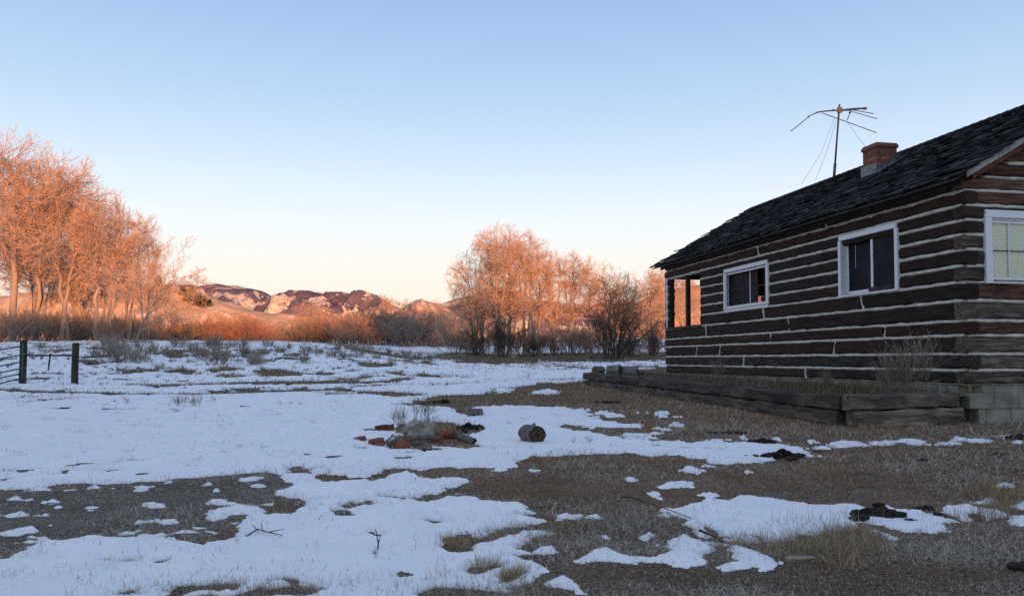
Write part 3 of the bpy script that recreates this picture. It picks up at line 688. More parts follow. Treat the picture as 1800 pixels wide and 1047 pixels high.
bx(wa, 'sash', M_WHITE, [((.03, ym - .05, z0), (.06, ym + .005, z1 - .02)), ((.03, y0 + .04, z0), (.06, y0 + .10, z1 - .02)), ((.031, y0 + .10, z0), (.059, ym - .05, z0 + .03)), ((.031, y0 + .10, z1 - .075), (.059, ym - .05, z1 - .02))])
bx(wa, 'pane', M_DIM, [((.108, ym + .04, z0 + .05), (.112, y1 - .06, z1 - .06))]); bx(wa, 'pane', M_DIM, [((.043, y0 + .10, z0 + .03), (.047, ym - .05, z1 - .075))])
bx(wa, 'bottom_board', M_DARKWOOD, [((-.02, y0 + .03, z0 - .015), (.028, ym + .0, z0 + .06))])
bx(wa, 'dark_room_sheet', simple('unlit_room_navy', (.022, .026, .036), (.045, .050, .066), 4, .9, .1), [((.16, y0 + .02, z0), (.165, y1 - .02, z1 - .02))])  # added dark sheet standing in for the unlit room behind the panes
bx(wa, 'curtain_cord', M_WHITE, [((.101, 2.60, z1 - .5), (.106, 2.607, z1 - .05))])
wb = lwin(WINB, .085)
y0, y1, z0, z1 = WINB
bx(wb, 'sill', M_WHITE, [((-.05, y0 - .06, z0 - .045), (.02, y1 + .06, z0 - .022)), ((-.03, y0 - .03, z0 - .11), (.03, y1 + .03, z0 - .046))])
bx(wb, 'storm_frame', M_WHITE, [((-.030, y0 + .04, z0 - .018), (.0, y1 - .04, z0 + .02)), ((-.030, y0 + .04, z1 - .06), (.0, y1 - .04, z1 - .03)), ((-.029, y0 + .04, z0 + .02), (-.001, y0 + .07, z1 - .06)), ((-.029, y1 - .07, z0 + .02), (-.001, y1 - .04, z1 - .06))])
for k, yy in enumerate((5.62, 5.92, 6.22, 6.52, 6.78)):
    bx(wb, 'muntin', M_WHITE if k in (2,) else M_DARKWOOD, [((.06, yy - .013, z0 + .01), (.085, yy + .013, z1 - .025))])
bx(wb, 'muntin', M_DARKWOOD, [((.062, y0 + .02, 2.46), (.083, y1 - .02, 2.485))])
bx(wb, 'pane', M_GLASS, [((.070, y0 + .02, z0), (.074, 5.90, z1 - .02))]); bx(wb, 'pane', M_DIM, [((.070, 5.94, z0), (.074, y1 - .02, z1 - .02))])
x0, x1, z0, z1 = WING
wg = bx(cabin, 'window', M_WHITE, [((x0 - .05, -.045, z1 - .05), (x1 + .05, .03, z1 + .06)), ((x0 - .05, -.043, z0 - .03), (x0 + .06, .03, z1 - .05)), ((x1 - .06, -.043, z0 - .03), (x1 + .05, .03, z1 - .05)), ((x0 + .06, -.01, z1 - .075), (x1 - .06, .028, z1 - .052)), ((x0 + .06, .0, z0), (x1 - .06, .028, z0 + .035))])
bx(wg, 'sill', M_WHITE, [((x0 - .08, -.06, z0 - .055), (x1 + .08, .02, z0 - .032))])
bx(wg, 'sash', M_WHITE, [((x0 + .06, .01, z0 + .035), (x0 + .085, .04, z1 - .09)), ((x1 - .085, .01, z0 + .035), (x1 - .06, .04, z1 - .09)), ((x0 + .06, .011, z1 - .12), (x1 - .06, .039, z1 - .076))])
bx(wg, 'blind', M_BLIND, [((x0 + .03, .045, z0 + .01), (x1 - .03, .05, z1 - .03))])
bx(wg, 'pane', M_CLEAR, [((x0 + .06, .028, z0 + .035), (x1 - .06, .031, z1 - .08))])
bx(wg, 'muntin', M_WHITE, [((.735, .014, z0 + .035), (.755, .038, z1 - .12))]); bx(wg, 'muntin', M_WHITE, [((1.12, .014, z0 + .035), (1.14, .038, z1 - .12))])
bx(wg, 'muntin', M_DARKWOOD, [((x0 + .085, .016, 2.445), (x1 - .085, .036, 2.457))])

# foundation of concrete blocks
fm = MB(); g = random.Random(4)
def frow(z0, z1, off, x0, x1, y, axis):
    p = x0 - off
    while p < x1:
        a, b = max(p, x0) + .003, min(p + .40, x1) - .003
        if b - a > .03:
            d = g.uniform(-.006, .006); c = (1, 1, 1)
            fm.box((a, y + d, z0 + .003), (b, y + .19, z1 - .003)) if axis == 'x' else fm.box((y + d, a, z0 + .004), (y + .19, b, z1 - .004))
        p += .40
    if axis == 'x': fm.box((x0 + .02, y + .014, z0 - .002), (x1 - .02, y + .15, z1 + .002))
    else: fm.box((y + .014, x0 + .02, z0 - .002), (y + .15, x1 - .02, z1 + .002))
frow(.43, .535, .2, .25, WID, .03, 'x'); frow(.215, .43, 0, .0, WID, -.035, 'x'); frow(.0, .215, .27, .15, WID, -.02, 'x'); frow(-.2, .0, 0, .15, WID, -.02, 'x')
frow(.32, .535, 0, .25, 10.7, .045, 'y'); frow(.1, .32, .2, .25, 10.7, .045, 'y'); frow(-.1, .1, .0, .25, 10.7, .045, 'y')
fo = fm.build('foundation', M_BLOCK, cabin); md = fo.modifiers.new('edge', 'BEVEL'); md.width = .005; md.segments = 1

# roof: boarding, then courses of split shakes
rb = MB(); ov = .27
def roof_end(x): return 11.10 + max(0, min(1, (x + ov) / (WID / 2 + ov))) * .95
def rz(x): return RZ + RS * min(x, WID - x)
xs = np.linspace(-ov, WID / 2, 8)
for i in range(7):
    a, b = xs[i], xs[i + 1]
    vs = [(a, -.16, rz(a) - .07), (b, -.16, rz(b) - .07), (b, roof_end(b) - .1, rz(b) - .07), (a, roof_end(a) - .1, rz(a) - .07)]
    rb.add([(x, y, z) for x, y, z in vs] + [(x, y, z + .03) for x, y, z in vs], [(0, 1, 2, 3), (7, 6, 5, 4), (0, 4, 5, 1), (1, 5, 6, 2), (2, 6, 7, 3), (3, 7, 4, 0)])
    vs = [(WID - x, y, z) for x, y, z in vs]
    rb.add(vs + [(x, y, z + .05) for x, y, z in vs], [(3, 2, 1, 0), (4, 5, 6, 7), (1, 5, 4, 0), (2, 6, 5, 1), (3, 7, 6, 2), (0, 4, 7, 3)])
roof = rb.build('roof', M_DARKWOOD, cabin)
sk = MB(); g = random.Random(21); sl_ = math.atan(RS); ca, sa = math.cos(sl_), math.sin(sl_)
nc = 17; tot = (WID / 2 + ov) / ca
for side in (0, 1):
    for k in range(nc):
        s0 = -.02 + k * tot / nc; y = -.20 + g.uniform(-.05, .02)
        xx = -ov + s0 * ca
        while y < roof_end(xx) - .02:
            wd = g.uniform(.09, .21); y1 = y + wd
            st = s0 + g.uniform(-.035, .025); ln = min(.42, tot - st + .05); th_ = g.uniform(.018, .034); lift = .014 + g.uniform(0, .028) + (.035 if g.random() < .06 else 0)
            if g.random() < .025: y = y1; continue
            def P(s, y_, h):
                x_ = -ov + s * ca - h * sa; z_ = RZ - RS * ov + s * sa + h * ca
                return (x_ if side == 0 else WID - x_, y_, z_ - .03)
            tw = g.uniform(-.008, .008); sk_ = g.uniform(-.02, .02); y1b = y1 - .008
            vs = [P(st, y, lift), P(st, y1b, lift + tw), P(st + ln, y1b + sk_, -.002), P(st + ln, y + sk_, -.002),
                  P(st, y, lift + th_), P(st, y1b, lift + th_ + tw), P(st + ln, y1b + sk_, .005), P(st + ln, y + sk_, .005)]
            sk.add(vs, [(0,3,2,1),(4,5,6,7),(0,1,5,4),(1,2,6,5),(2,3,7,6),(3,0,4,7)] if side == 0 else [(0,1,2,3),(7,6,5,4),(4,5,1,0),(5,6,2,1),(6,7,3,2),(7,4,0,3)], (g.random() ** 1.5, 0, 0))
            y = y1
for k in range(60):                                         # ridge caps
    y = -.18 + k * .2
    for sx in (-1, 1):
        vs = []
        for h in (0, .02):
            for (dx, yy) in ((0, y), (.13, y), (.13, y + .26), (0, y + .26)):
                vs.append((WID / 2 + sx * dx, yy, RZ + RS * (WID / 2 - dx) + .01 + h + (.012 if yy == y else 0) + g.uniform(0, .004)))
        sk.add(vs, [(0,3,2,1),(4,5,6,7),(0,1,5,4),(1,2,6,5),(2,3,7,6),(3,0,4,7)], (g.random(), 0, 0))
sk.build('shakes', M_SHAKE, roof)
# rake boards on the near gable, eave board
rk = MB()
def sloped(m, x0, x1, y0, y1, dz0, dz1):
    vs = [(x0, y0, rz(x0) + dz0), (x1, y0, rz(x1) + dz0), (x1, y1, rz(x1) + dz0), (x0, y1, rz(x0) + dz0), (x0, y0, rz(x0) + dz1), (x1, y0, rz(x1) + dz1), (x1, y1, rz(x1) + dz1), (x0, y1, rz(x0) + dz1)]
    m.add(vs, [(0,3,2,1),(4,5,6,7),(0,1,5,4),(1,2,6,5),(2,3,7,6),(3,0,4,7)])
sloped(rk, -.10, WID / 2, -.185, -.163, -.115, -.02); sloped(rk, WID / 2, WID + .2, -.185, -.163, -.115, -.02)
rk.build('rake_board', simple('rake_board_paint', (.16, .15, .13), (.40, .385, .35), 9, .8, .3), roof)
rk = MB(); sloped(rk, .02, WID / 2, -.16, -.005, -.20, -.115); rk.build('rake_trim', wood('rake_wood', (3, 9, 9), RED), roof)
ev = MB(); ev.beam((-.03, .0, 3.43), (-.03, 10.98, 3.43), .05, .13, random.Random(5), (.2, .6, .8), .3, .006, .1); ev.build('eave_board', M_LONG, roof)

# chimney on the roof slope, its flashing
cp = hat(1542, 302, (-RS, 0, 1), RZ + .02)
cx0, cy0, cx1, cy1, ct = cp.x, cp.y, cp.x + .46, cp.y + .45, hat(1542, 249, (1, 0, 0), cp.x).z
c_ = MB(); c_.box((cx0, cy0, cp.z - .25), (cx1, cy1, ct - .10)); c_.box((cx0 - .025, cy0 - .025, ct - .10), (cx1 + .025, cy1 + .025, ct - .03)); c_.box((cx0 - .008, cy0 - .008, ct - .03), (cx1 + .008, cy1 + .008, ct))
c_.box((cx0 + .10, cy0 + .10, ct), (cx1 - .10, cy1 - .10, ct + .03))
chim = c_.build('chimney', M_BRICK, roof); md = chim.modifiers.new('edge', 'BEVEL'); md.width = .01; md.segments = 1
fl = MB()
def rp_(x): return RZ + RS * min(x, WID - x) + .035
for (xa, xb) in ((cx0 - .06, cx0 + .24), (cx0 + .24, cx1 + .03)):
    d_ = .0 if xa < cx0 else .004
    vs = [(xa, cy0 - .022 - d_, rp_(xa) - .03), (xb, cy0 - .022 - d_, rp_(xb) - .03), (xb, cy0 - .030 - d_, rp_(xb) + .085), (xa, cy0 - .030 - d_, rp_(xa) + .085)]
    vs2 = [(x, y + .014, z) for x, y, z in vs]; fl.add(vs + vs2, [(0, 1, 2, 3), (7, 6, 5, 4), (0, 4, 5, 1), (1, 5, 6, 2), (2, 6, 7, 3), (3, 7, 4, 0)])
    vs = [(xa, cy0 - .02, rp_(xa) + .002), (xb, cy0 - .02, rp_(xb) + .002), (xb, cy0 - .16, rp_(xb) + .004), (xa, cy0 - .16, rp_(xa) + .004)]
    vs2 = [(x, y, z - .012) for x, y, z in vs]; fl.add(vs + vs2, [(3, 2, 1, 0), (4, 5, 6, 7), (0, 1, 5, 4), (1, 2, 6, 5), (2, 3, 7, 6), (3, 0, 4, 7)])
fl.box((cx0 - .03, cy0 - .02, rp_(cx0) - .06), (cx0 - .012, cy1 + .02, rp_(cx0) + .17))
link('flashing', fl.mesh('flashing'), M_FLASH, chim)

# ------------------------------------------------------------------ television aerial on the ridge
ap = HM @ hat(1465.5, 314, (-RS, 0, 1), RZ); YA = ap.y
aer = thing('tv_antenna', 'bent old television antenna on a thin mast above the roof ridge', 'antenna', ap)
def rel(px, py, dy=0): return at(px, py, YA + dy) - ap
m = MB(); m.tube([rel(1465.5, 318), rel(1468, 288)], .035, 8); m.tube([rel(1467.8, 290), rel(1475.7, 184)], .024, 8); m.build('mast', M_STEEL, aer, True)
m = MB(); m.tube([rel(1436, 197.5, -.2), rel(1455, 195, -.1), rel(1475, 194), rel(1500, 191, .15), rel(1524, 190, .3)], .018, 6); m.box(rel(1472, 198) - Vector((0, .03, 0)), rel(1480, 189) + Vector((0, .03, 0))); m.build('boom', M_STEEL, aer)
for pts, r_ in (([(1437, 197, -.2), (1425, 203, -.2), (1390, 231, -.3)], .011), ([(1420, 205, -.4), (1437, 198, -.2), (1462, 194, .1)], .011), ([(1446, 199, -.15), (1541, 233.5, .4)], .010), ([(1493, 195, .1), (1542, 209, -.5)], .010), ([(1497, 193, .15), (1535, 200, .5)], .011), ([(1490, 195, .1), (1522, 189.5, .5)], .010), ([(1478, 195, 0), (1518, 191, -.4)], .014), ([(1494, 199, .1), (1489, 212, .1)], .010)):
    m = MB(); m.tube([rel(*p) for p in pts], r_, 6); m.build('element', M_STEEL, aer)
for p_, r_ in (((1520, 192, .28), (.045, .04, .05)), ((1465, 194, .05), (.05, .03, .03)), ((1494, 199, .1), (.03, .03, .035))):
    m = MB(); m.rock(rel(*p_), r_, rng); m.build('bracket', M_STEEL, aer)
for a_, b_, mid in (((1467, 207), (1409, 324), (1444, 268)), ((1470, 212), (1433, 318), (1455, 262)), ((1489, 214), (1524, 262), (1507, 240))):
    m = MB(); m.tube([rel(*a_), rel(*mid), rel(*b_)], .0035, 4); m.build('guy_wire', M_STEEL, aer)
# ------------------------------------------------------------------ timber border of the planting bed
bed = thing('timber_planter', 'low planting bed edged with dark stacked railroad ties along the cabin', 'planter', (4.50, 10.62, 0), HA)
BMI = (Matrix.Translation((4.50, 10.62, 0)) @ Matrix.Rotation(HA, 4, 'Z')).inverted()
bl = 12.25
def ps(y): return .14 * max(0, min(1, y / 12)) - .02
g = random.Random(31)
def pt(px, py):
    o = BMI @ Vector((0, 0, EYE)); r = BMI.to_3x3() @ ray(px, py); return (o + r * (-o.x / r.x)).y
tops = [0.02, pt(1279, 680), pt(1090, 662), bl]; bots = [.30, pt(1339, 715), pt(1202, 695), pt(1119, 682), bl - .2]
for i in range(3):
    a, b = tops[i] + .22 * (i == 0), tops[i + 1] - .015; m = MB()
    m.beam((.10 + g.uniform(-.01, .012), a, ps(a) + .325), (.10 + g.uniform(-.01, .012), b, ps(b) + .325), .20, .195, g, (0, .25, .95), .18, .013, .12); m.build('timber', M_TIE, bed)
for i in range(4):
    a, b = bots[i], bots[i + 1] - .02; m = MB()
    m.beam((.08 + g.uniform(-.015, .012), a, ps(a) + .11), (.08 + g.uniform(-.015, .012), b, ps(b) + .11), .20, .205, g, (0, .45, 1.1), .18, .014, .12); m.build('timber', M_TIE, bed)
for a, b, z0, z1, y, h, gr in ((.0, 1.345, .325, .345, .10, .20, .7), (1.36, 1.70, .34, .35, .13, .20, .3), (.06, 1.72, .105, .145, .08, .20, .8), (.10, 1.1, -.02, .02, .03, .11, .8)):
    m = MB(); m.beam((a, y, z0), (b, y, z1), .20, h, g, (0, min(1, gr + .2), 1.5), .16, .015, .12); m.build('timber', M_TIEX, bed)
sx = np.linspace(.16, 2.55, 30); sy = np.linspace(.16, 12.0, 110); SXg, SYg = np.meshgrid(sx, sy)
SZg = np.vectorize(ps)(SYg) + .36 + .06 * sstep(0, 2.2, SXg) * sstep(13, 6, SYg) + fbm(SXg * 3, SYg * 3, 3, 3) * .03
link('soil', mesh_np('soil', np.stack([SXg, SYg, SZg], -1).reshape(-1, 3), [gridfaces(110, 30)], smooth=True), M_GROUND, bed)
BM_ = BMI.inverted()
parts = []
def bedgrass(n, x0, x1, y0, y1, h, wts, up=.5):
    lx = NP.uniform(x0, x1, n); ly = NP.uniform(y0, y1, n); lz = np.array([ps(v) for v in ly]) + .36 + .03
    P = np.array([BM_ @ Vector(v) for v in zip(lx, ly, lz)])
    parts.append(blades(P[:, 0], P[:, 1], P[:, 2], NP.uniform(.35, 1.2, n) * h, NP.uniform(.004, .008, n), np.clip(NP.normal(1.57 - up, .4, n), .05, 1.57), NP.uniform(0, 6.28, n), palette(n, [(.17, .13, .08), (.10, .08, .05), (.26, .20, .12), (.05, .04, .03)], wts), .4))
bedgrass(4200, .25, 2.0, .25, 7, .14, (3, 3, 2, 1)); bedgrass(1500, .6, 2.0, .5, 3.6, .22, (4, 3, 1, 2)); bedgrass(1500, .25, 2.0, 7, 11.8, .14, (2, 4, 1, 2))
bedgrass(1200, .2, .6, .3, 12, .07, (2, 4, 1, 2), .9)
joinblades('bed_weeds', parts, M_GRASS, 'brown dead weeds filling the planting bed below the cabin wall', 'weeds')

# ------------------------------------------------------------------ hills
def hillmat(name, stops, scale, rock=None, snowy=None, rk=(.55, .62), sn=(.6, .66), bumpd=4):
    t = MT(name, .95, .1); p = t.geo((scale,) * 3); a = t.noise(p, 1, 10, .68); b = t.noise(p, .75, 6, .62, .8); c = t.noise(t.geo((scale, scale, scale * 2.2)), 2.3, 8, .66)
    col = t.ramp(a, stops)
    if rock: col = t.mix(t.ramp(b, [(rk[0], (0,) * 3), (rk[1], (1,) * 3)]), col, t.ramp(c, rock))
    if snowy: col = t.mix(t.ramp(c, [(sn[0], (0,) * 3), (sn[1], (1,) * 3)]), col, snowy)
    t.base(col); t.bump(a, .7, bumpd); return t.m
def hill(name, prof, dist, depth, m, rough=.12, seed=0, nx=320, ny=70, base=-8, fs=1.0, ridged=0.0, foot=None):
    """a hill whose crest shows along the profile (photo points) at this distance"""
    px = np.array([p[0] for p in prof], float); py = np.array([p[1] for p in prof], float)
    us = np.linspace(px[0], px[-1], nx); ys = np.interp(us, px, py)
    H = np.array([at(a, b, dist).z for a, b in zip(us, ys)]); X = (us - 900) / F * dist
    v = np.linspace(-1, 1, ny)
    VV, XX = np.meshgrid(v, X, indexing='ij'); HH = np.tile(H, (ny, 1))
    YY = dist + VV * depth
    shape = np.where(VV < 0, np.cos(VV * math.pi / 2) ** 1.25, np.cos(VV * math.pi / 2))
    k = fs / depth
    n = fbm(XX * k * 3, YY * k * 3, 6, seed, .55)
    rg = 1 - np.abs(fbm(XX * k * 2.2 + 5, YY * k * 1.1, 5, seed + 9, .55)) * 2
    amp = (HH - base)
    Zz = base + amp * shape * (1 + rough * n * (1 - np.exp(-(VV / .16) ** 2))) + amp * ridged * (rg - .6) * np.exp(-((VV + .45) / .33) ** 2)
    XX = XX * (1 + .0 * VV)
    return tag(link(name, mesh_np(name, np.stack([XX, YY, Zz], -1).reshape(-1, 3), [gridfaces(ny, nx)], smooth=True), m), kind='structure')
M_MTN = hillmat('mountain_forest_rock', [(.35, (.075, .058, .085)), (.6, (.155, .115, .135))], .016, [(.3, (.26, .20, .16)), (.5, (.60, .48, .34)), (.7, (.80, .68, .52))], (.75, .66, .62), (.50, .55), (.61, .66), 10)
M_MTN2 = hillmat('mountain_rock_slope', [(.35, (.12, .08, .085)), (.6, (.30, .20, .17))], .018, [(.3, (.22, .15, .12)), (.5, (.58, .42, .29)), (.7, (.75, .60, .46))], (.62, .54, .50), (.46, .58), (.62, .67), 6)
M_BLUFF = hillmat('sandstone_bluff_snow', [(.35, (.40, .24, .13)), (.65, (.68, .45, .27))], .05, None, (.86, .74, .62), (.5, .6), (.58, .70), 1.0)
M_HILLR = hillmat('dry_grass_hill', [(.35, (.38, .20, .10)), (.65, (.58, .35, .19))], .06, None, (.5, .36, .24), (.5, .6), (.62, .70), .6)
M_RIDGE = hillmat('shaded_ridge', [(.35, (.05, .045, .04)), (.65, (.12, .10, .08))], .05, None, None)
hill('mountains', [(60,540),(150,525),(240,512),(300,505),(330,503),(360,505),(385,503),(415,502),(440,507),(460,512),(476,521),(500,522),(560,520),(620,530),(700,545),(760,540),(800,530),(830,522),(855,510),(872,505),(900,510),(930,522),(980,536),(1040,533),(1090,530),(1180,540),(1400,560)], 3000, 560, M_MTN, .14, 3, 420, 90, -10, 1.5, .13)
hill('mountains', [(400,570),(440,560),(462,540),(476,524),(490,513),(510,509),(530,509),(548,512),(565,514),(600,513),(625,516),(645,515),(662,519),(680,531),(700,540),(730,560),(790,600)], 2500, 330, M_MTN, .16, 14, 360, 100, -10, 1.8, .17)
hill('mountains', [(640,600),(670,575),(695,547),(712,536),(730,528),(745,526),(760,531),(775,537),(800,552),(840,575),(900,600)], 1900, 220, M_MTN2, .18, 25, 260, 80, -8, 1.8, .18)
hill('hill', [(-120,520),(60,520),(200,512),(262,505),(300,503),(322,504),(345,513),(368,522),(392,531),(410,532),(432,541),(450,547),(490,553),(540,558),(600,566),(680,578),(760,590),(860,602)], 420, 80, M_BLUFF, .16, 33, 420, 90, 2, 1.3, .14)
hill('hill', [(930,606),(1000,594),(1050,572),(1090,548),(1125,528),(1160,514),(1200,505),(1290,494),(1400,492),(1560,510),(1800,545)], 380, 62, M_HILLR, .10, 44, 300, 70, 2, 1.2, .06)
# the ridge behind the photographer that holds the sun off the yard
ax_ = np.array([math.cos(SUN_AZ), math.sin(SUN_AZ)]); dv = np.array([-math.sin(SUN_AZ), math.cos(SUN_AZ)])
wv = np.concatenate([np.linspace(-900, -120, 40, endpoint=False), np.linspace(-120, 120, 260, endpoint=False), np.linspace(120, 900, 40)]); vv = np.linspace(-1, 1, 41)
WV, VV = np.meshgrid(wv, vv)
crest = 14.1 - 1.7 * sstep(-6, -1, WV) * (1 - sstep(6, 9.5, WV)) - 2.3 * sstep(15.5, 21, WV) * (1 - sstep(45, 80, WV)) + .55 * fbm(WV * .09, WV * 0, 3, 51) * np.clip(np.abs(WV - 12) / 6, .15, 1) + 2.0 * sstep(80, 400, np.abs(WV))
RX = ax_[0] * WV + dv[0] * (-270 + VV * 150); RY = ax_[1] * WV + dv[1] * (-270 + VV * 150)
RZg = -1 + (crest + 1) * np.cos(VV * math.pi / 2) ** 1.5 + fbm(RX * .03, RY * .03, 3, 4) * .5 * np.abs(VV)
tag(link('hill', mesh_np('hill', np.stack([RX, RY, RZg], -1).reshape(-1, 3), [gridfaces(41, len(wv))], smooth=True), M_RIDGE), kind='structure')

# ------------------------------------------------------------------ bare trees and shrubs
def unit(v): return v / np.maximum(np.linalg.norm(v, axis=-1, keepdims=True), 1e-9)
def sweep(P, Rd, m):
    """tubes along P (N,K,3) with radii (N,K)"""
    N, K, _ = P.shape
    T = np.empty_like(P); T[:, 1:-1] = P[:, 2:] - P[:, :-2]; T[:, 0] = P[:, 1] - P[:, 0]; T[:, -1] = P[:, -1] - P[:, -2]; T = unit(T)
    a = np.where(np.abs(T[..., 2:3]) > .9, np.array([1., 0, 0]), np.array([0, 0, 1.])); U = unit(np.cross(T, a)); W = np.cross(T, U)
    ang = np.arange(m) * 2 * math.pi / m
    V = P[:, :, None] + (U[:, :, None] * np.cos(ang)[:, None] + W[:, :, None] * np.sin(ang)[:, None]) * Rd[:, :, None, None]
    i = (np.arange(N)[:, None, None] * K + np.arange(K - 1)[None, :, None]) * m; k = np.arange(m)[None, None]; k2 = (k + 1) % m
    return V.reshape(-1, 3), np.stack([i + k, i + k2, i + m + k2, i + m + k], -1).reshape(-1, 4)
def grow(seed, start, dirs, L, rad, levels, up0=.1):
    """levels of (children, length ratio, angle, spread, segments, wander, upward pull, radius ratio, first child at). returns one (P, R) per level"""
    G = np.random.default_rng(seed); outl = []
    P0 = np.asarray(start, float); D = unit(np.asarray(dirs, float)); L = np.asarray(L, float); r0 = np.asarray(rad, float); upp = up0; seg = 9; wan = .10
    for lv in range(len(levels) + 1):
        N = len(P0); P = np.empty((N, seg + 1, 3)); P[:, 0] = P0; d = D.copy()
        for s in range(seg):
            d = unit(d + G.normal(0, wan, (N, 3)) + np.array([0, 0, upp])); P[:, s + 1] = P[:, s] + d * (L / seg)[:, None]
        t = np.linspace(0, 1, seg + 1); tip = .42 if lv < len(levels) else .35
        Rd = r0[:, None] * (1 - (1 - tip) * t)[None]
        outl.append((P, Rd))
        if lv == len(levels): break
        c, lr, an, sp, sg, wn, up_, rr_, fst = levels[lv]
        tt = fst + (1 - fst) * (np.arange(c)[None] + G.uniform(.1, .9, (N, c))) / c; tt[:, -1] = 1.0
        fi = tt * seg; i0 = np.minimum(fi.astype(int), seg - 1); fr = (fi - i0)[..., None]; n_ = np.arange(N)[:, None]
        st = P[n_, i0] * (1 - fr) + P[n_, i0 + 1] * fr; td = unit(P[n_, i0 + 1] - P[n_, i0])
        rad_at = r0[:, None] * (1 - (1 - tip) * tt)
        ph = G.uniform(0, 2 * math.pi, (N, 1)) + np.arange(c)[None] * 2.4 + G.normal(0, .4, (N, c))
        a = np.where(np.abs(td[..., 2:3]) > .9, np.array([1., 0, 0]), np.array([0, 0, 1.])); U = unit(np.cross(td, a)); W = np.cross(td, U)
        an_ = np.abs(G.normal(an, sp, (N, c))); an_[:, -1] *= .35
        D = (td * np.cos(an_)[..., None] + (U * np.cos(ph)[..., None] + W * np.sin(ph)[..., None]) * np.sin(an_)[..., None]).reshape(-1, 3)
        L = (L[:, None] * lr * (1.08 - .36 * tt) * G.uniform(.7, 1.25, (N, c))).ravel()
        r0 = np.minimum(rad_at * rr_, rad_at).ravel(); P0 = st.reshape(-1, 3); seg, wan, upp = sg, wn, up_
    return outl
def treemesh(name, lv, cols, minr, wood_levels, zmin=0):
    G = np.random.default_rng(len(lv[-1][0])); res = []
    for grp in (range(0, wood_levels), range(wood_levels, len(lv))):
        V = []; Q = []; C_ = []; o = 0
        for k in grp:
            P, Rd = lv[k]; m = 8 if k == 0 else (6 if k == 1 else (4 if k == 2 else 3)); v, q = sweep(P, np.maximum(Rd, minr), m)
            f = k / max(1, len(lv) - 1); c = np.array(cols[0]) * (1 - f) + np.array(cols[1]) * f
            cc = np.repeat(c[None] * G.uniform(.75, 1.2, (len(P), 1)), P.shape[1] * m, 0)
            V.append(v); Q.append(q + o); C_.append(cc); o += len(v)
        res.append(mesh_np(name + ('_trunk' if grp.start == 0 else '_crown'), np.concatenate(V), [np.concatenate(Q)], np.concatenate(C_), smooth=True) if V else None)
    for me in res:
        if me: me.materials.append(M_TWIG)
    top = np.percentile(lv[-1][0][..., 2], 98.6)
    return res[0], res[1], top
CW = ((.33, .26, .205), (.58, .39, .26))
def cottonwood(name, seed, limbs=5, spread=.35, low=.3, n=(7, 7, 7, 4), lean=(0, 0), minr=.0062, cols=CW, drop=0.0, bush=1.0):
    G = np.random.default_rng(seed)
    lev = [(limbs + 3, .95 * bush, .50 + spread * .5, .16, 9, .10, .06 - drop, .58, low), (n[0] + 1, .46, .62, .20, 6, .13, .05 - drop, .46, .25), (n[1] + 1, .46, .60, .22, 4, .15, .06, .46, .18), (n[2], .50, .58, .25, 2, .14, .07, .50, .1), (n[3] + 1, .52, .5, .25, 1, .14, .06, .6, .1)]
    lv = grow(seed, [(0, 0, -.1)], [(lean[0], lean[1], 1)], [6.2], [.155], lev, .05)
    return treemesh(name, lv, cols, minr, 2)
def multistem(name, seed, stems, L, spread, lev, rad, minr, cols, baser=.3, up=.08):
    G = np.random.default_rng(seed); az = G.uniform(0, 6.28, stems); ti = np.abs(G.normal(0, spread, stems)); rb_ = baser * np.sqrt(G.uniform(0, 1, stems))
    st = np.stack([np.cos(az) * rb_, np.sin(az) * rb_, np.full(stems, -.05)], -1); d = np.stack([np.cos(az) * np.sin(ti), np.sin(az) * np.sin(ti), np.cos(ti)], -1)
    lv = grow(seed, st, d, L * G.uniform(.6, 1.1, stems), np.full(stems, rad), lev, up)
    return treemesh(name, lv, cols, minr, 1)
def bez(A, T, B, n):
    """curves from A leaving along T and ending at B; (N,n+1,3)"""
    d = np.linalg.norm(B - A, axis=-1, keepdims=True); C1 = A + T * d * .42; C2 = B - unit(B - A + np.array([0, 0, .35]) * d) * d * .28
    t = np.linspace(0, 1, n + 1)[None, :, None]
    return ((1 - t) ** 3) * A[:, None] + 3 * t * (1 - t) ** 2 * C1[:, None] + 3 * t * t * (1 - t) * C2[:, None] + t ** 3 * B[:, None]
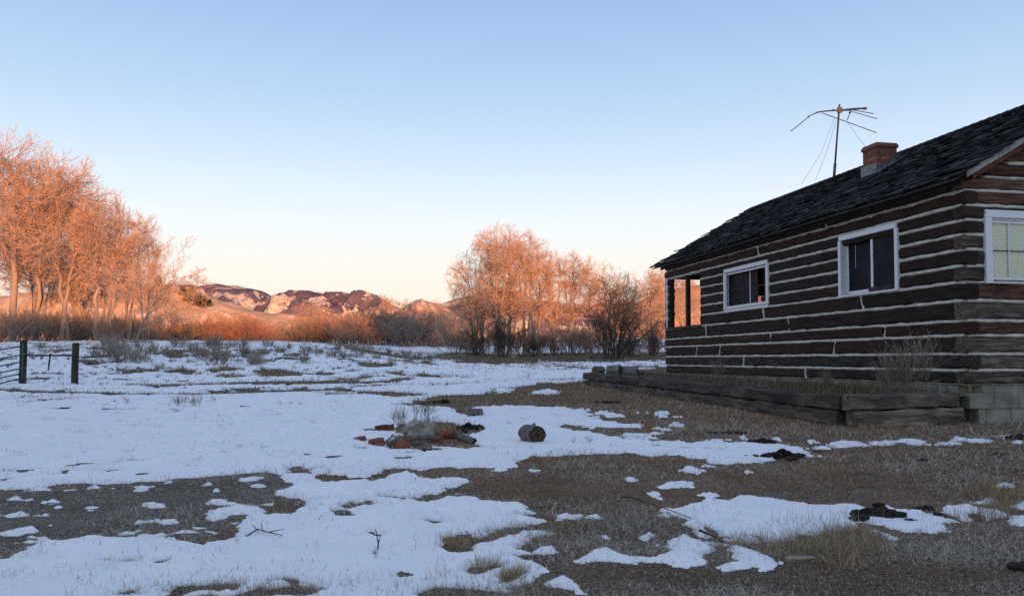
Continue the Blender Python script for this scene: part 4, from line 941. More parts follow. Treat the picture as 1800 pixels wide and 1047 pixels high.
def crowntree(name, seed, stems=1, rx=.26, zc=.60, hz=.40, lobes=6, limbs=7, fork=.22, tips=4200, fuzz=3, lean=(0, 0), rad=.15, cols=CW, minr=.0036, H=11.0):
    """a bare tree whose branches fan out to fill a lobed crown H metres high"""
    G = np.random.default_rng(seed); tips = int(tips * .50); lobes += 2
    c = np.array([lean[0] * H, lean[1] * H, zc * H])
    L = [(c, np.array([rx * .58, rx * .58, hz * .84]) * H)]
    for k in range(lobes):
        a_ = 2.4 * k + G.uniform(-.5, .5); zz = G.uniform(-.65, .75); r_ = rx * H * (1 - .55 * max(zz, 0)) * .68
        L.append((c + np.array([math.cos(a_) * r_, math.sin(a_) * r_, zz * hz * H]), np.array([.40, .40, .30 / rx * hz]) * rx * H * G.uniform(.7, 1.15)))
    vol = np.array([np.prod(r) for _, r in L]) ** .8; pick = G.choice(len(L), tips, p=vol / vol.sum())
    u = unit(G.normal(0, 1, (tips, 3))) * (G.uniform(0, 1, (tips, 1)) ** .42)
    P = np.array([L[i][0] for i in pick]) + u * np.array([L[i][1] for i in pick])
    P = P[P[:, 2] > .14 * H]; ctr = P.mean(0)
    def clusters(idx, k):
        k = max(1, min(k, len(idx))); cen = P[G.choice(idx, k, replace=False)]
        for _ in range(3):
            lab = ((P[idx][:, None] - cen[None]) ** 2).sum(-1).argmin(1)
            cen = np.array([P[idx[lab == j]].mean(0) if (lab == j).any() else cen[j] for j in range(k)])
        return [(idx[lab == j], cen[j]) for j in range(k) if (lab == j).any()]
    lv = [[], [], [], [], []]
    def sub(curve, t):
        f = t * (len(curve) - 1); i = min(int(f), len(curve) - 2); return curve[i] + (curve[i + 1] - curve[i]) * (f - i), unit((curve[i + 1] - curve[i])[None])[0]
    allidx = np.arange(len(P)); az = np.arctan2(P[:, 1] - ctr[1], P[:, 0] - ctr[0]); grp = ((az + math.pi) / (2 * math.pi) * stems).astype(int) % stems
    tw_s, tw_d, tw_e = [], [], []
    for sidx in range(stems):
        idx = allidx[grp == sidx]
        if len(idx) < 40: continue
        g0 = P[idx].mean(0); B = g0 * .55 + ctr * .45 if stems > 1 else ctr.copy(); B = B * np.array([1, 1, 0]) + np.array([0, 0, H * (zc + .04)])
        A = np.array([G.normal(0, .12), G.normal(0, .12), -.1]) * (1 if stems > 1 else 0) + np.array([0, 0, -.1]); T0 = unit(np.array([[(B[0]) / H * .6, B[1] / H * .6, 1.0]]))[0]
        tc_ = bez(A[None], T0[None], B[None], 10)[0]; tc_[1:-1] += G.normal(0, .06, (9, 3)) * np.array([1, 1, .2]); r0 = rad * (1 if stems == 1 else .8)
        lv[0].append((tc_, np.linspace(r0, r0 * .38, 11)))
        for li, (ci, cc) in enumerate(clusters(idx, limbs if stems == 1 else max(3, limbs - 2))):
            hz_ = np.clip((cc[2] - H * fork) / (H * .75), 0, 1); t = np.clip(fork / (zc + .04) + hz_ * .62 * G.uniform(.75, 1.05), .25, .97); st, td = sub(tc_, t)
            d0 = unit((td * .8 + unit((cc - st)[None])[0] * .8 + np.array([0, 0, .25]))[None])[0]
            end = cc + unit((cc - st)[None])[0] * .5
            lc = bez(st[None], d0[None], end[None], 8)[0]; lc[1:-1] += G.normal(0, .07, (7, 3)); rl = r0 * (1 - .62 * t) * G.uniform(.58, .80)
            lv[1].append((lc, np.linspace(rl, rl * .35, 9)))
            for (bi, bc) in clusters(ci, max(3, len(ci) // 70)):
                t2 = G.uniform(.2, .98); st2, td2 = sub(lc, t2); d2 = unit((td2 * .7 + unit((bc - st2)[None])[0] * .6 + np.array([0, 0, .3]))[None])[0]
                bc_ = bez(st2[None], d2[None], (bc + unit((bc - st2)[None])[0] * .25)[None], 5)[0]; bc_[1:-1] += G.normal(0, .05, (4, 3)); rb_ = max(rl * (1 - .65 * t2) * .48, .017)
                lv[2].append((bc_, np.linspace(rb_, rb_ * .4, 6)))
                for (fi, fc) in clusters(bi, max(2, len(bi) // 11)):
                    t3 = G.uniform(.15, .98); st3, td3 = sub(bc_, t3); d3_ = unit((td3 * .6 + unit((fc - st3)[None])[0] * .5 + np.array([0, 0, .3]))[None])[0]
                    fc_ = bez(st3[None], d3_[None], fc[None], 3)[0]; rf = max(rb_ * .45, .0095)
                    lv[3].append((fc_, np.linspace(rf, rf * .5, 4)))
                    for q in fi:
                        s4, t4 = sub(fc_, G.uniform(.1, 1.0)); tw_s.append(s4); tw_d.append(t4); tw_e.append(P[q])
    A = np.array(tw_s); T4 = np.array(tw_d); Bq = np.array(tw_e); dl = np.linalg.norm(Bq - A, axis=1, keepdims=True); Bq = A + (Bq - A) * np.minimum(1, 1.3 / np.maximum(dl, .01))
    tw = bez(A, unit(T4 + np.array([0, 0, .4])), Bq, 2)
    n = len(tw) * fuzz; k = np.repeat(np.arange(len(tw)), fuzz); tt = G.uniform(.2, 1, (n, 1)); st = tw[k, 1] * (1 - tt) + tw[k, 2] * tt
    out_ = unit(st - np.array([ctr[0], ctr[1], ctr[2] * .55])); d = unit(unit(tw[k, 2] - tw[k, 0]) * .9 + out_ * .5 + G.normal(0, .45, (n, 3)) + np.array([0, 0, .25]))
    fz = np.stack([st, st + d * G.uniform(.14, .42, (n, 1)) * (H / 11)], 1)
    pk = [(np.array([p for p, _ in l]), np.array([r for _, r in l])) for l in lv[:4]]
    pk.append((tw, np.tile(np.array([.0085, .0065, .0045]), (len(tw), 1)))); pk.append((fz, np.tile(np.array([.0052, .0036]), (n, 1))))
    tm, cm, _ = treemesh(name, pk, cols, minr, 2)
    return tm, cm, np.percentile(fz[:, 1, 2], 99.6)
TREES = {'a': crowntree('cottonwood_a', 11, 1, .30, .60, .38, 8, 8, .20, 5200), 'b': crowntree('cottonwood_b', 12, 2, .28, .60, .38, 7, 7, .20, 4600),
    'c': crowntree('cottonwood_c', 13, 1, .18, .62, .37, 6, 7, .28, 3000, lean=(-.03, 0)), 'd': crowntree('cottonwood_d', 14, 2, .33, .58, .38, 8, 7, .18, 5000),
    'e': crowntree('cottonwood_e', 15, 1, .15, .62, .36, 5, 6, .30, 2600, lean=(.03, .02)), 'g': crowntree('clump_tree', 21, 5, .30, .54, .44, 8, 6, .14, 4600, rad=.10),
    'h': crowntree('clump_tree_tall', 22, 3, .26, .60, .39, 8, 7, .18, 4800), 'u': crowntree('upright_tree', 23, 1, .17, .60, .39, 7, 8, .20, 3200),
    'v': crowntree('upright_clump', 24, 3, .22, .58, .41, 8, 6, .16, 4200, rad=.12),
    'f': cottonwood('cottonwood_f', 16, 7, .70, .16, (8, 7, 6, 4), (.25, 0), drop=.05, bush=1.1)}
T = TREES
WIL = [multistem('willow_%d' % k, 30 + k, 26, 2.9, .42, [(6, .45, .45, .2, 4, .14, .10, .55, .25), (5, .5, .45, .2, 3, .14, .10, .6, .15), (3, .55, .4, .2, 2, .14, .08, .7, .1)], .022, .008, c_, .8, .03) for k, c_ in enumerate((((.20, .11, .08), (.40, .21, .13)), ((.25, .165, .12), (.46, .29, .19)), ((.20, .17, .145), (.34, .265, .21)), ((.24, .16, .11), (.52, .31, .18))))]
DARKSH = multistem('thorn_shrub', 41, 12, 3.6, .34, [(6, .52, .65, .22, 6, .22, .03, .55, .25), (6, .52, .65, .22, 4, .22, .03, .55, .15), (5, .5, .6, .22, 3, .2, .03, .6, .1), (3, .55, .5, .2, 2, .2, .02, .7, .1)], .055, .006, ((.085, .075, .068), (.12, .10, .085)), .4, .0)
SAGE = [multistem('sage_%d' % k, 50 + k, 24, .62, .62, [(6, .45, .5, .2, 3, .16, .10, .6, .3), (4, .5, .5, .2, 2, .16, .08, .7, .1)], .007, .0042, ((.14, .115, .09), (.36, .315, .25)), .16, .05) for k in range(3)]
def plant(name, key, px, D, py_top, label, cat, group=None, rot=0, sxy=1.0, base=None, wood_name='trunk', crown_name='crown', lean=0):
    """stand one of the grown kinds at distance D, as high as its top shows"""
    tm, cm, top = key; x = (px - 900) / F * D; z = tz(x, D) if base is None else base
    h = at(px, py_top, D).z - z; s = h / top
    t = thing(name, label, cat, (x, D, z), rot, group); t.scale = (s * sxy, s * sxy, s); t.rotation_euler.y = lean
    o = link(wood_name, tm, None, t)
    if cm: link(crown_name, cm, None, t)
    return t
def plant1(name, key, loc, s, label, cat, group=None, rot=0):
    t = thing(name, label, cat, loc, rot, group); t.scale = (s,) * 3
    link('stem', key[0], None, t); link('foliage', key[1], None, t); return t
T = TREES
GL = 'bare cottonwoods lit by low sun on the left'
for px, D, top, k, rot, sxy, lab in [
    (22, 70, 232, 'a', .4, 1.15, 'tallest glowing bare cottonwood at the left edge behind the green gate'),
    (-55, 74, 236, 'd', 2.0, 1.15, 'bare cottonwood cut off by the left edge behind the gate'),
    (66, 76, 268, 'v', 3.4, 1.10, 'tall bare cottonwood rising above the leaning post of the gate'),
    (112, 72, 310, 'd', 5.3, 1.05, 'spreading bare cottonwood behind the gap between the two fence posts'),
    (134, 84, 338, 'g', 1.1, 1.15, 'bare cottonwood standing behind the right fence post'),
    (172, 71, 352, 'e', 2.2, 1.15, 'slender pale trunked cottonwood right of the fence with a forked trunk'),
    (190, 74, 338, 'v', 4.1, 1.00, 'straight orange trunked cottonwood making the second peak of the left grove'),
    (224, 78, 366, 'v', .3, 0.95, 'many stemmed cottonwood with rounded top at the right of the left grove'),
    (240, 66, 432, 'f', .05, 1.00, 'low spreading tree with a long limb reaching toward the mountains'),
    (256, 84, 408, 'v', 1.9, 0.95, 'small glowing cottonwood behind the low spreading tree'),
    (85, 92, 350, 'g', 2.9, 1.15, 'many stemmed bare tree deep inside the left grove'),
    (20, 95, 380, 'e', .9, 1.15, 'shaded bare tree deep in the grove at the left edge'),
    (150, 96, 400, 'd', 3.7, 1.10, 'shaded bare tree behind the right fence post, deep in the grove')]:
    plant('cottonwood_tree', T[k], px, D, top, lab, 'tree', GL, rot, sxy)
GR = 'bare cottonwoods lit by low sun beside the cabin'
for px, D, top, k, rot, sxy, lab in [
    (876, 58, 393, 'v', 2.5, 1.05, 'tallest glowing cottonwood of the group left of the cabin, leaning trunk'),
    (897, 59, 394, 'u', .6, 1.10, 'tall glowing cottonwood with the bright straight trunk left of the cabin'),
    (848, 62, 418, 'g', 3.3, 0.90, 'greyish left flank tree of the tall group left of the cabin'),
    (924, 61, 404, 'v', 4.9, 0.95, 'glowing cottonwood close behind the right side of the tallest pair'),
    (835, 64, 470, 'g', 1.2, 0.90, 'lowest tree at the left edge of the tall group left of the cabin'),
    (948, 64, 434, 'u', 1.2, 1.10, 'slim orange cottonwood just right of the tallest pair'),
    (972, 66, 440, 'v', 4.4, 0.90, 'bare cottonwood second right of the tallest pair'),
    (1003, 68, 441, 'v', 5.0, 0.95, 'round topped many stemmed tree midway between tall pair and cabin'),
    (1038, 66, 450, 'u', 2.1, 1.10, 'slim upright bare tree left of the big dark shrub'),
    (1066, 72, 460, 'g', .4, 0.90, 'bare tree rising behind the big dark shrub'),
    (1108, 74, 480, 'g', 3.0, 0.90, 'low bare tree between the dark shrub and the cabin'),
    (1146, 70, 468, 'u', 5.5, 1.10, 'thin pale bare tree nearest to the cabin porch'),
    (1172, 78, 462, 'd', 1.5, 1.00, 'bare tree seen beside the end of the porch roof'),
    (1204, 82, 470, 'g', 2.5, 1.10, 'bare tree seen through the open porch')]:
    plant('cottonwood_tree', T[k], px, D, top, lab, 'tree', GR, rot, sxy)
GM = 'scattered trees along the far edge of the meadow'
for px, D, top, k, rot, sxy, lab in [
    (650, 100, 519, 'b', .8, 1.2, 'bright lone cottonwood standing out of the far thicket at the middle'),
    (538, 118, 531, 'd', 2.0, 1.3, 'wide low orange tree in the far thicket below the mountains'),
    (566, 124, 537, 'g', 2.4, 1.2, 'round orange tree right of the wide one in the far thicket'),
    (604, 112, 548, 'a', 1.1, 1.1, 'small dark branched tree left of the bright lone cottonwood'),
    (622, 116, 545, 'd', 4.1, 1.1, 'small orange tree touching the bright lone cottonwood'),
    (672, 150, 516, 'e', .2, 1.6, 'faint bare treetop above the skyline right of the lone cottonwood'),
    (703, 150, 524, 'c', 2.6, 1.6, 'faint bare treetop above the saddle between the mountains'),
    (766, 140, 526, 'g', 1.7, 1.0, 'faint treetop in front of the right mountain peak'),
    (716, 108, 553, 'c', 3.9, 1.4, 'pale small tree in the grey thicket right of the lone cottonwood'),
    (744, 112, 556, 'a', 5.1, 1.1, 'low grey tree in the thicket below the right peak'),
    (800, 84, 545, 'f', 3.1, .8, 'dark crooked tree leaning left of the tall cottonwood pair'),
    (492, 112, 556, 'g', .9, 1.2, 'low orange tree in the thicket left of middle'),
    (430, 112, 560, 'd', 3.2, 1.2, 'low orange tree in front of the snowy bluff')]:
    plant('bare_tree', T[k], px, D, top, lab, 'tree', GM, rot, sxy)
for i in range(76):
    px = 232 + i * 7.6 + rng.uniform(-6, 6); D = rng.uniform(92, 118)
    kind = 0 if 300 < px < 470 and rng.random() < .75 else (3 if px < 560 and rng.random() < .5 else (2 if px > 660 else 1)); tp = rng.uniform(552, 588) if px < 520 else rng.choice((rng.uniform(544, 562), rng.uniform(556, 590)))
    plant('willow_shrub', WIL[kind], px, D, tp, ('dense reddish willow shrub in the thicket beyond the snowy meadow', 'brown bare shrub in the thicket beyond the snowy meadow', 'grey bare shrub in the shaded thicket beyond the snow', 'tan bare willow in the sunlit thicket beyond the meadow')[kind], 'shrub', 'shrubs of the far thicket', rng.uniform(0, 6), rng.uniform(1.1, 1.7), wood_name='stem', crown_name='foliage')
for i in range(20):
    px = -30 + i * 14 + rng.uniform(-5, 5); plant('willow_shrub', WIL[rng.choice((1, 2, 2))], px, rng.uniform(68, 92), rng.uniform(542, 578), 'grey brown undergrowth shrub among the trunks of the left grove', 'shrub', 'undergrowth of the left grove', rng.uniform(0, 6), rng.uniform(1.0, 1.6), wood_name='stem', crown_name='foliage')
for i in range(19):
    px = 800 + i * 20 + rng.uniform(-9, 9); plant('willow_shrub', WIL[rng.choice((1, 2, 2, 3))], px, rng.uniform(56, 72), rng.uniform(562, 598), 'grey bare undergrowth shrub around the trunks left of the cabin', 'shrub', 'undergrowth of the grove beside the cabin', rng.uniform(0, 6), rng.uniform(.9, 1.5), wood_name='stem', crown_name='foliage')
plant('thorn_shrub', DARKSH, 1076, 47, 486, 'big dark many stemmed shrub left of the cabin porch', 'shrub', None, .8, 1.15, wood_name='stem', crown_name='foliage')
plant('thorn_shrub', DARKSH, 884, 53, 540, 'dense dark shrub at the foot of the tall cottonwood pair', 'shrub', None, 2.8, .9, wood_name='stem', crown_name='foliage')
plant('thorn_shrub', DARKSH, 838, 58, 568, 'dark spreading shrub left of the tall cottonwood pair', 'shrub', None, 4.2, 1.2, wood_name='stem', crown_name='foliage')
plant('thorn_shrub', DARKSH, 1146, 58, 560, 'dark low shrub beside the porch corner of the cabin', 'shrub', None, 1.2, .9, wood_name='stem', crown_name='foliage')
plant('thorn_shrub', DARKSH, 1108, 54, 575, 'dark bush right of the big dark shrub', 'shrub', None, 5.2, .9, wood_name='stem', crown_name='foliage')
plant('thorn_shrub', DARKSH, 940, 56, 584, 'dark shrub with upright stems behind the brown sedge', 'shrub', None, 3.6, .8, wood_name='stem', crown_name='foliage')
# dead wood under the trees
def deadwood(pts, Y, rad, label, dy=0):
    P = [at(a, b, Y + dy * i) for i, (a, b) in enumerate(pts)]; b0 = P[0]
    m = MB(); m.tube([p - b0 for p in P], [rad * (1 - .6 * i / (len(P) - 1)) for i in range(len(P))], 7, (.20, .17, .145), jit=.12, rng=rng); o = m.build('dead_branch', M_TWIG, None, True, b0); tag(o, label, 'branch'); return o
deadwood([(944, 606), (941, 590), (937, 572), (934, 556)], 55, .17, 'broken dark dead trunk standing left of the round topped tree')
deadwood([(30, 602), (36, 588), (43, 578), (55, 570), (70, 564)], 64, .10, 'pale bent dead limb rising behind the gate post')
# junipers on the bluff
def juniper(px, py, D, h, label):
    b = at(px, py, D); t = thing('juniper_tree', label, 'tree', b, rng.uniform(0, 6), 'dark junipers on the sandstone bluff')
    m = MB(); m.tube([(0, 0, -1.5), (0, 0, h * .5), (0, .0, h * .8)], [.25, .18, .08], 6, (.1, .08, .06)); m.build('trunk', M_TWIG, t)
    n = 1500; a = NP.uniform(0, 6.28, n); zz = NP.uniform(.02, 1, n); rad = (1 - zz) ** .6 * h * .42 * NP.uniform(.3, 1, n) ** .5 * (1 + .3 * np.sin(a * 3 + zz * 9))
    v, q, tt, c = blades(np.cos(a) * rad, np.sin(a) * rad, zz * h * .95, NP.uniform(.5, 1.0, n), np.full(n, .40), NP.uniform(-.1, 1.2, n), a + NP.normal(0, .4, n), palette(n, [(.035, .040, .022), (.055, .055, .03)], [1, 1]))
    link('crown', mesh_np('juniper_crown', v, [q, tt], c), M_GRASS, t)
for px, py, h, lab in ((332, 524, 6, 'leftmost dark juniper on the slope of the bluff'), (341, 530, 7, 'tall dark juniper in the bluff cluster'), (350, 533, 6.5, 'dark juniper at the middle of the bluff cluster'), (338, 514, 4.5, 'small juniper near the crest of the bluff'), (359, 536, 5.5, 'rightmost juniper of the bluff cluster'), (322, 513, 4.5, 'small juniper at the top left of the bluff'), (368, 536, 4, 'little juniper at the foot of the bluff cluster'), (278, 508, 8, 'dark juniper on the crest behind the left grove')):
    juniper(px, py + 6, 395, h * 1.1, lab)
# sagebrush on the snow
SG = [(190,612,24),(210,617,20),(199,634,34),(222,638,36),(247,639,22),(267,624,20),(312,612,20),(355,634,22),(385,643,36),(392,634,20),(374,611,20),(427,627,20),(445,641,20),(70,614,12),(167,628,16),(295,629,16),(451,643,18),(535,640,20),(583,630,14),(630,630,14),(686,644,12),(719,640,12),(375,611,17),(428,611,16),(472,611,14),(442,627,16),(464,627,16),(492,622,14),(539,622,14),(594,618,14),(622,620,15),(644,621,15),(683,625,13),(714,627,13),(733,631,12),(755,634,12),(778,634,12),(560,624,12),(508,614,12),(340,612,12),(408,612,12),(240,612,12),(662,632,11),(604,629,12),(320,655,12),(280,651,12)]
NAMED = {2: 'left half of the big sagebrush clump right of the fence', 3: 'right half of the big sagebrush clump right of the fence', 0: 'sagebrush on the crest above the big clump', 1: 'sagebrush just right of the crest one above the big clump', 8: 'wide dark sagebrush alone on the left meadow', 7: 'rounded brown sagebrush left of the wide dark one', 17: 'upright sagebrush alone near the middle of the meadow', 12: 'small spiky sagebrush right of the wide dark one', 4: 'small sagebrush at the right end of the big clump', 13: 'tiny sagebrush seen between the two fence posts'}
for i, (px, py, h) in enumerate(SG):
    p = gpos(px, py); s = 1.25 * h / F * p.y / SAGE[i % 3][2]
    plant1('sagebrush', SAGE[i % 3], p - Vector((0, 0, .03)), s, NAMED.get(i, 'small grey tuft of sagebrush on the snowy meadow crest'), 'shrub', 'sagebrush on the snowy meadow', rng.uniform(0, 6))
# weeds: seed-headed stalks
def weedmesh(seed, n, L, heads, spread=.35, minr=.0022, cols=((.16, .12, .085), (.24, .18, .12))):
    lev = [(5, .5, .5, .2, 4, .12, .06, .7, .35), (3, .5, .5, .2, 2, .12, .05, .8, .3)]
    tm, cm, top = multistem('weed_%d' % seed, seed, n, L, spread, lev, .0035, minr, cols, .16, .04)
    return tm, cm, top
W1 = weedmesh(61, 14, .42, 1); W2 = weedmesh(62, 20, 1.15, 0, .13, .0036, ((.17, .14, .11), (.27, .225, .18))); W3 = weedmesh(63, 6, .4, 0, .2)
def seedheads(t, key, seed, k):
    pass
for px, py, h, key, lab in ((318, 716, 26, W1, 'taller dry seed stalks standing in the snow left of the red boards'), (346, 716, 24, W1, 'right hand cluster of dry seed stalks left of the red boards'), (374, 708, 14, W3, 'few dry stalks between the seed stalks and red boards'), (698, 748, 36, W1, 'dry seed head weed left of the pale boulder'), (738, 740, 44, W1, 'dry seed head weed behind the pale boulder'), (760, 752, 30, W3, 'thin weed right of the pale boulder'), (220, 712, 18, W3, 'lone dry stalk in the snow near the dark stick'), (662, 985, 22, W3, 'forked bare twig stuck in the foreground snow'), (1036, 782, 20, W3, 'thin stalk in the snow below the cut log'), (1008, 780, 12, W3, 'short stalk in the snow right of the cut log')):
    p = gpos(px, py); plant1('dead_weed', key, p, h / F * p.y / key[2], lab, 'weed', None, rng.uniform(0, 6))
for px, py, lab, s, lx in ((1583, 692, 'tall bleached dead bush in the planter in front of the cabin wall', 98, .9), (1601, 688, 'tallest bleached stalks of the dead bush in the planter', 116, 1.0), (1558, 692, 'left hand bleached stalks in the planter', 72, .8), (1452, 672, 'thin reddish stalks in the planter left of the dead bush', 42, 1.2), (1262, 664, 'twiggy dead stalks in the planter below the barred window', 46, 1.2)):
    o = Vector((0, 0, EYE)); r = ray(px, py); dloc = BMI @ o; rl = BMI.to_3x3() @ r; p = o + r * ((lx - dloc.x) / rl.x); p.z = .36 + ps((BMI @ p).y)
    plant1('dead_bush', W2, p, s / F * p.y / W2[2], lab, 'bush', None, rng.uniform(0, 6))

# ------------------------------------------------------------------ gate and fence
pA = gpos(40, 676); pB = gpos(131, 673); YA_, YB_ = pA.y, pA.y + .25; pB = at(131, 672, YB_)
fence = thing('wooden_fence', 'short fence of two dark weathered posts joined by a thin rail', 'fence', pA)
g = random.Random(17)
def relp(px, py, Y): return at(px, py, Y) - pA
m = MB(); m.tube([relp(39.5, 684, YA_), relp(40, 660, YA_), relp(41, 630, YA_), relp(42, 599, YA_), relp(42, 597.5, YA_)], [.118, .112, .110, .112, .09], 10, (.3, .2, .9), jit=.06, rng=g); m.build('post', M_POST, fence, False)
m = MB(); m.tube([relp(131.5, 678, YB_), relp(131.5, 655, YB_), relp(132.5, 625, YB_), relp(133.5, 603.5, YB_), relp(133.5, 602.3, YB_)], [.112, .11, .108, .108, .092], 10, (.3, .2, 1), jit=.05, rng=g); m.build('post', M_POST, fence, False)
m = MB(); m.tube([relp(44, 624, YA_ + .02), relp(70, 624.6, YA_ + .06), relp(100, 624.4, YA_ + .15), relp(128, 624, YB_ + .02)], [.028, .032, .030, .034], 7, (.3, .3, 1), jit=.08, rng=g); m.build('rail', M_POST, fence)
m = MB(); m.tube([relp(88.5, 621, YA_ - .05), relp(87, 634, YA_ - .05), relp(84.8, 651, YA_ - .05)], [.022, .026, .020], 6, (.3, .1, .6), jit=.1, rng=g); m.build('hanging_stick', M_POST, fence)
m = MB(); m.tube([relp(104, 633, YA_), relp(92, 644, YA_ - .1), relp(84, 652, YA_ - .1)], .004, 4); m.build('wire', M_STEEL, fence)
gate = thing('farm_gate', 'green tube farm gate hung on the left post at the edge of the photo', 'gate', pA)
YG = YA_ - .14
for y0, y1 in ((614.7, 608.3), (630, 623.6), (643, 636.2), (654.8, 647), (664.3, 656.2), (673.6, 664.8)):
    q0 = relp(0, y0, YG - .35); q1 = relp(36.5, y1, YG); m = MB(); m.tube([q1 + (q0 - q1) * 4.2, q1 + (q0 - q1) * 2, q0, q1], .021, 8); m.build('rail', M_GREEN, gate, True)
m = MB(); m.tube([relp(38.5, 668, YG), relp(39.5, 640, YG), relp(40.5, 603, YG)], .026, 8); m.build('stile', M_GREEN, gate, True)
for y in (622, 648):
    m = MB(); m.tube([relp(36.5, y, YG - .03), relp(43.5, y - .4, YG - .03)], .030, 7); m.build('hinge', M_GREEN, gate)

# ------------------------------------------------------------------ things lying in the yard
def woodmesh(): pass
def bark_log(px, py, L, rad, ang, label, pitch=0.0, cols=((.13, .115, .105), (.26, .19, .13)), lift=None, Y=None, name='cut_log', knot=True):
    p = gpos(px, py) if Y is None else at(px, py, Y)
    t = thing(name, label, 'log', p); d = Vector((math.cos(ang) * math.cos(pitch), math.sin(ang) * math.cos(pitch), math.sin(pitch)))
    c = Vector((0, 0, rad * .92 if lift is None else lift)); g = random.Random(int(px))
    ring = [1 + g.uniform(-.09, .09) for _ in range(18)]; u = d.cross(Vector((0, 0, 1))).normalized(); q = u.cross(d)
    K = 10; b = MB()
    for i in range(K + 1):
        s = (i / K - .5) * L
        for k in range(18):
            a = 2 * math.pi * k / 18; r_ = rad * (ring[k] + g.uniform(-.035, .035)) * (1 - .03 * abs(s)); v = c + d * s + (u * math.cos(a) + q * math.sin(a)) * r_
            b.v.append(tuple(v)); w_ = g.uniform(.55, 1.2); b.c.append(tuple(x * w_ for x in cols[0]))
    b.f += [(i * 18 + k, i * 18 + (k + 1) % 18, (i + 1) * 18 + (k + 1) % 18, (i + 1) * 18 + k) for i in range(K) for k in range(18)]
    if knot: b.tube([c + q * rad * .8 + d * L * .18, c + q * rad * 1.28 + d * L * .2], [rad * .22, rad * .12], 7, cols[0])
    b.build('bark', M_STONE, t)
    for sgn in (-1, 1):
        e = MB(); o = c + d * (sgn * L / 2); n0 = len(e.v)
        e.v.append(tuple(o - d * sgn * .008)); e.c.append(tuple(x * .35 for x in cols[1]))
        for f_, kk in ((.45, 1.0), (.86, .8), (1.0, .35)):
            for k in range(18):
                a = 2 * math.pi * k / 18; e.v.append(tuple(o + (u * math.cos(a) + q * math.sin(a)) * rad * ring[k] * f_ * .995 + d * sgn * .002)); e.c.append(tuple(x * kk * g.uniform(.7, 1.2) for x in cols[1]))
        e.f += [(0, 1 + k, 1 + (k + 1) % 18) for k in range(18)] + [(1 + j * 18 + k, 1 + (j + 1) * 18 + k, 1 + (j + 1) * 18 + (k + 1) % 18, 1 + j * 18 + (k + 1) % 18) for j in (0, 1) for k in range(18)]
        if sgn < 0: e.f = [f[::-1] for f in e.f]
        e.build('cut_end', M_STONE, t)
    return t
bark_log(935, 778, .25, .10, R(-62), 'short cut log with dark end lying alone on the snow', cols=((.17, .145, .13), (.075, .05, .035)))
bark_log(837, 732, .20, .065, R(8), 'grey chunk of wood lying at the tip of the bare ground', cols=((.15, .14, .125), (.15, .14, .12)), knot=False)
bark_log(818, 779, .26, .038, R(-35), 'lichen covered grey log end at the right of the rubble heap', pitch=-.22, cols=((.15, .14, .12), (.05, .045, .04)), knot=False, lift=.05)
bark_log(755, 776, .55, .026, R(14), 'snow dusted branch log lying across the rubble heap', cols=((.14, .135, .12), (.1, .09, .08)), knot=False, lift=.045)
def stone(name, px, py, r, label, c, cat='stone', seed=None, sub=3, rough=.3, rotz=0, group=None, flat=.2, lift=0):
    p = gpos(px, py); m = MB(); m.rock((0, 0, r[2] * .35 + lift), r, rng, c, sub, rough, flat); o = m.build(name, M_STONE, None, False, p, rotz); tag(o, label, cat, group); return o
b_ = stone('boulder', 737, 770, (.18, .12, .155), 'pale grey green boulder standing in the rubble heap behind dry weeds', (.31, .295, .245), 'boulder', rough=.55, sub=4, flat=.5)
RED_ = (.20, .075, .048)
def slab(px, py, sx_, sy_, sz_, rot, label, c=RED_, tilt=(0, 0), name='brick_piece', cat='brick', lift=0):
    p = gpos(px, py); g = random.Random(int(px * 7 + py)); m = MB()
    m.beam((-sx_ / 2, 0, sz_ * .4), (sx_ / 2, 0, sz_ * .4 + tilt[0]), sy_, sz_, g, c, .05, .007, .10)
    o = m.build(name, M_STONE, None, False, p + Vector((0, 0, lift)), rot); o.rotation_euler.x = tilt[1]; tag(o, label, cat); return o
slab(632, 776, .13, .09, .035, .3, 'red stone slab at the far left of the rubble heap', tilt=(.03, .1)); slab(666, 773, .07, .05, .02, 0, 'little brown stone slab poking from the snow left of the rubble', (.12, .07, .05))
slab(662, 783, .16, .10, .06, .15, 'red brick with flat top left of the pale boulder', tilt=(.02, .2)); slab(668, 787, .07, .06, .05, .8, 'pinkish stone in front of the flat red brick', (.20, .12, .10), tilt=(0, .3))
slab(676, 755, .24, .07, .06, .12, 'long dark red brick row end left of the boulder', (.13, .055, .042), tilt=(.02, 0)); slab(705, 791, .11, .09, .08, .9, 'orange red brick in front of the boulder', (.24, .085, .050), tilt=(.02, .4))
slab(690, 786, .10, .08, .06, .4, 'grey stone between the red bricks of the rubble', (.13, .12, .10), tilt=(.03, .2)); slab(787, 776, .15, .09, .07, -.2, 'red brick leaning on the lichen covered log', (.19, .07, .045), tilt=(.03, .5), lift=.04); slab(768, 779, .12, .08, .05, .3, 'dull red brick under the branch log', (.15, .065, .05), tilt=(.0, .2), lift=.02)
slab(728, 784, .16, .05, .04, .2, 'grey splinter of wood at the front of the rubble', (.12, .12, .10)); slab(757, 792, .20, .06, .025, .1, 'flat dark board in front of the rubble heap', (.07, .06, .05)); slab(745, 770, .10, .05, .03, .5, 'dull red stone at the foot of the boulder', (.16, .065, .045))
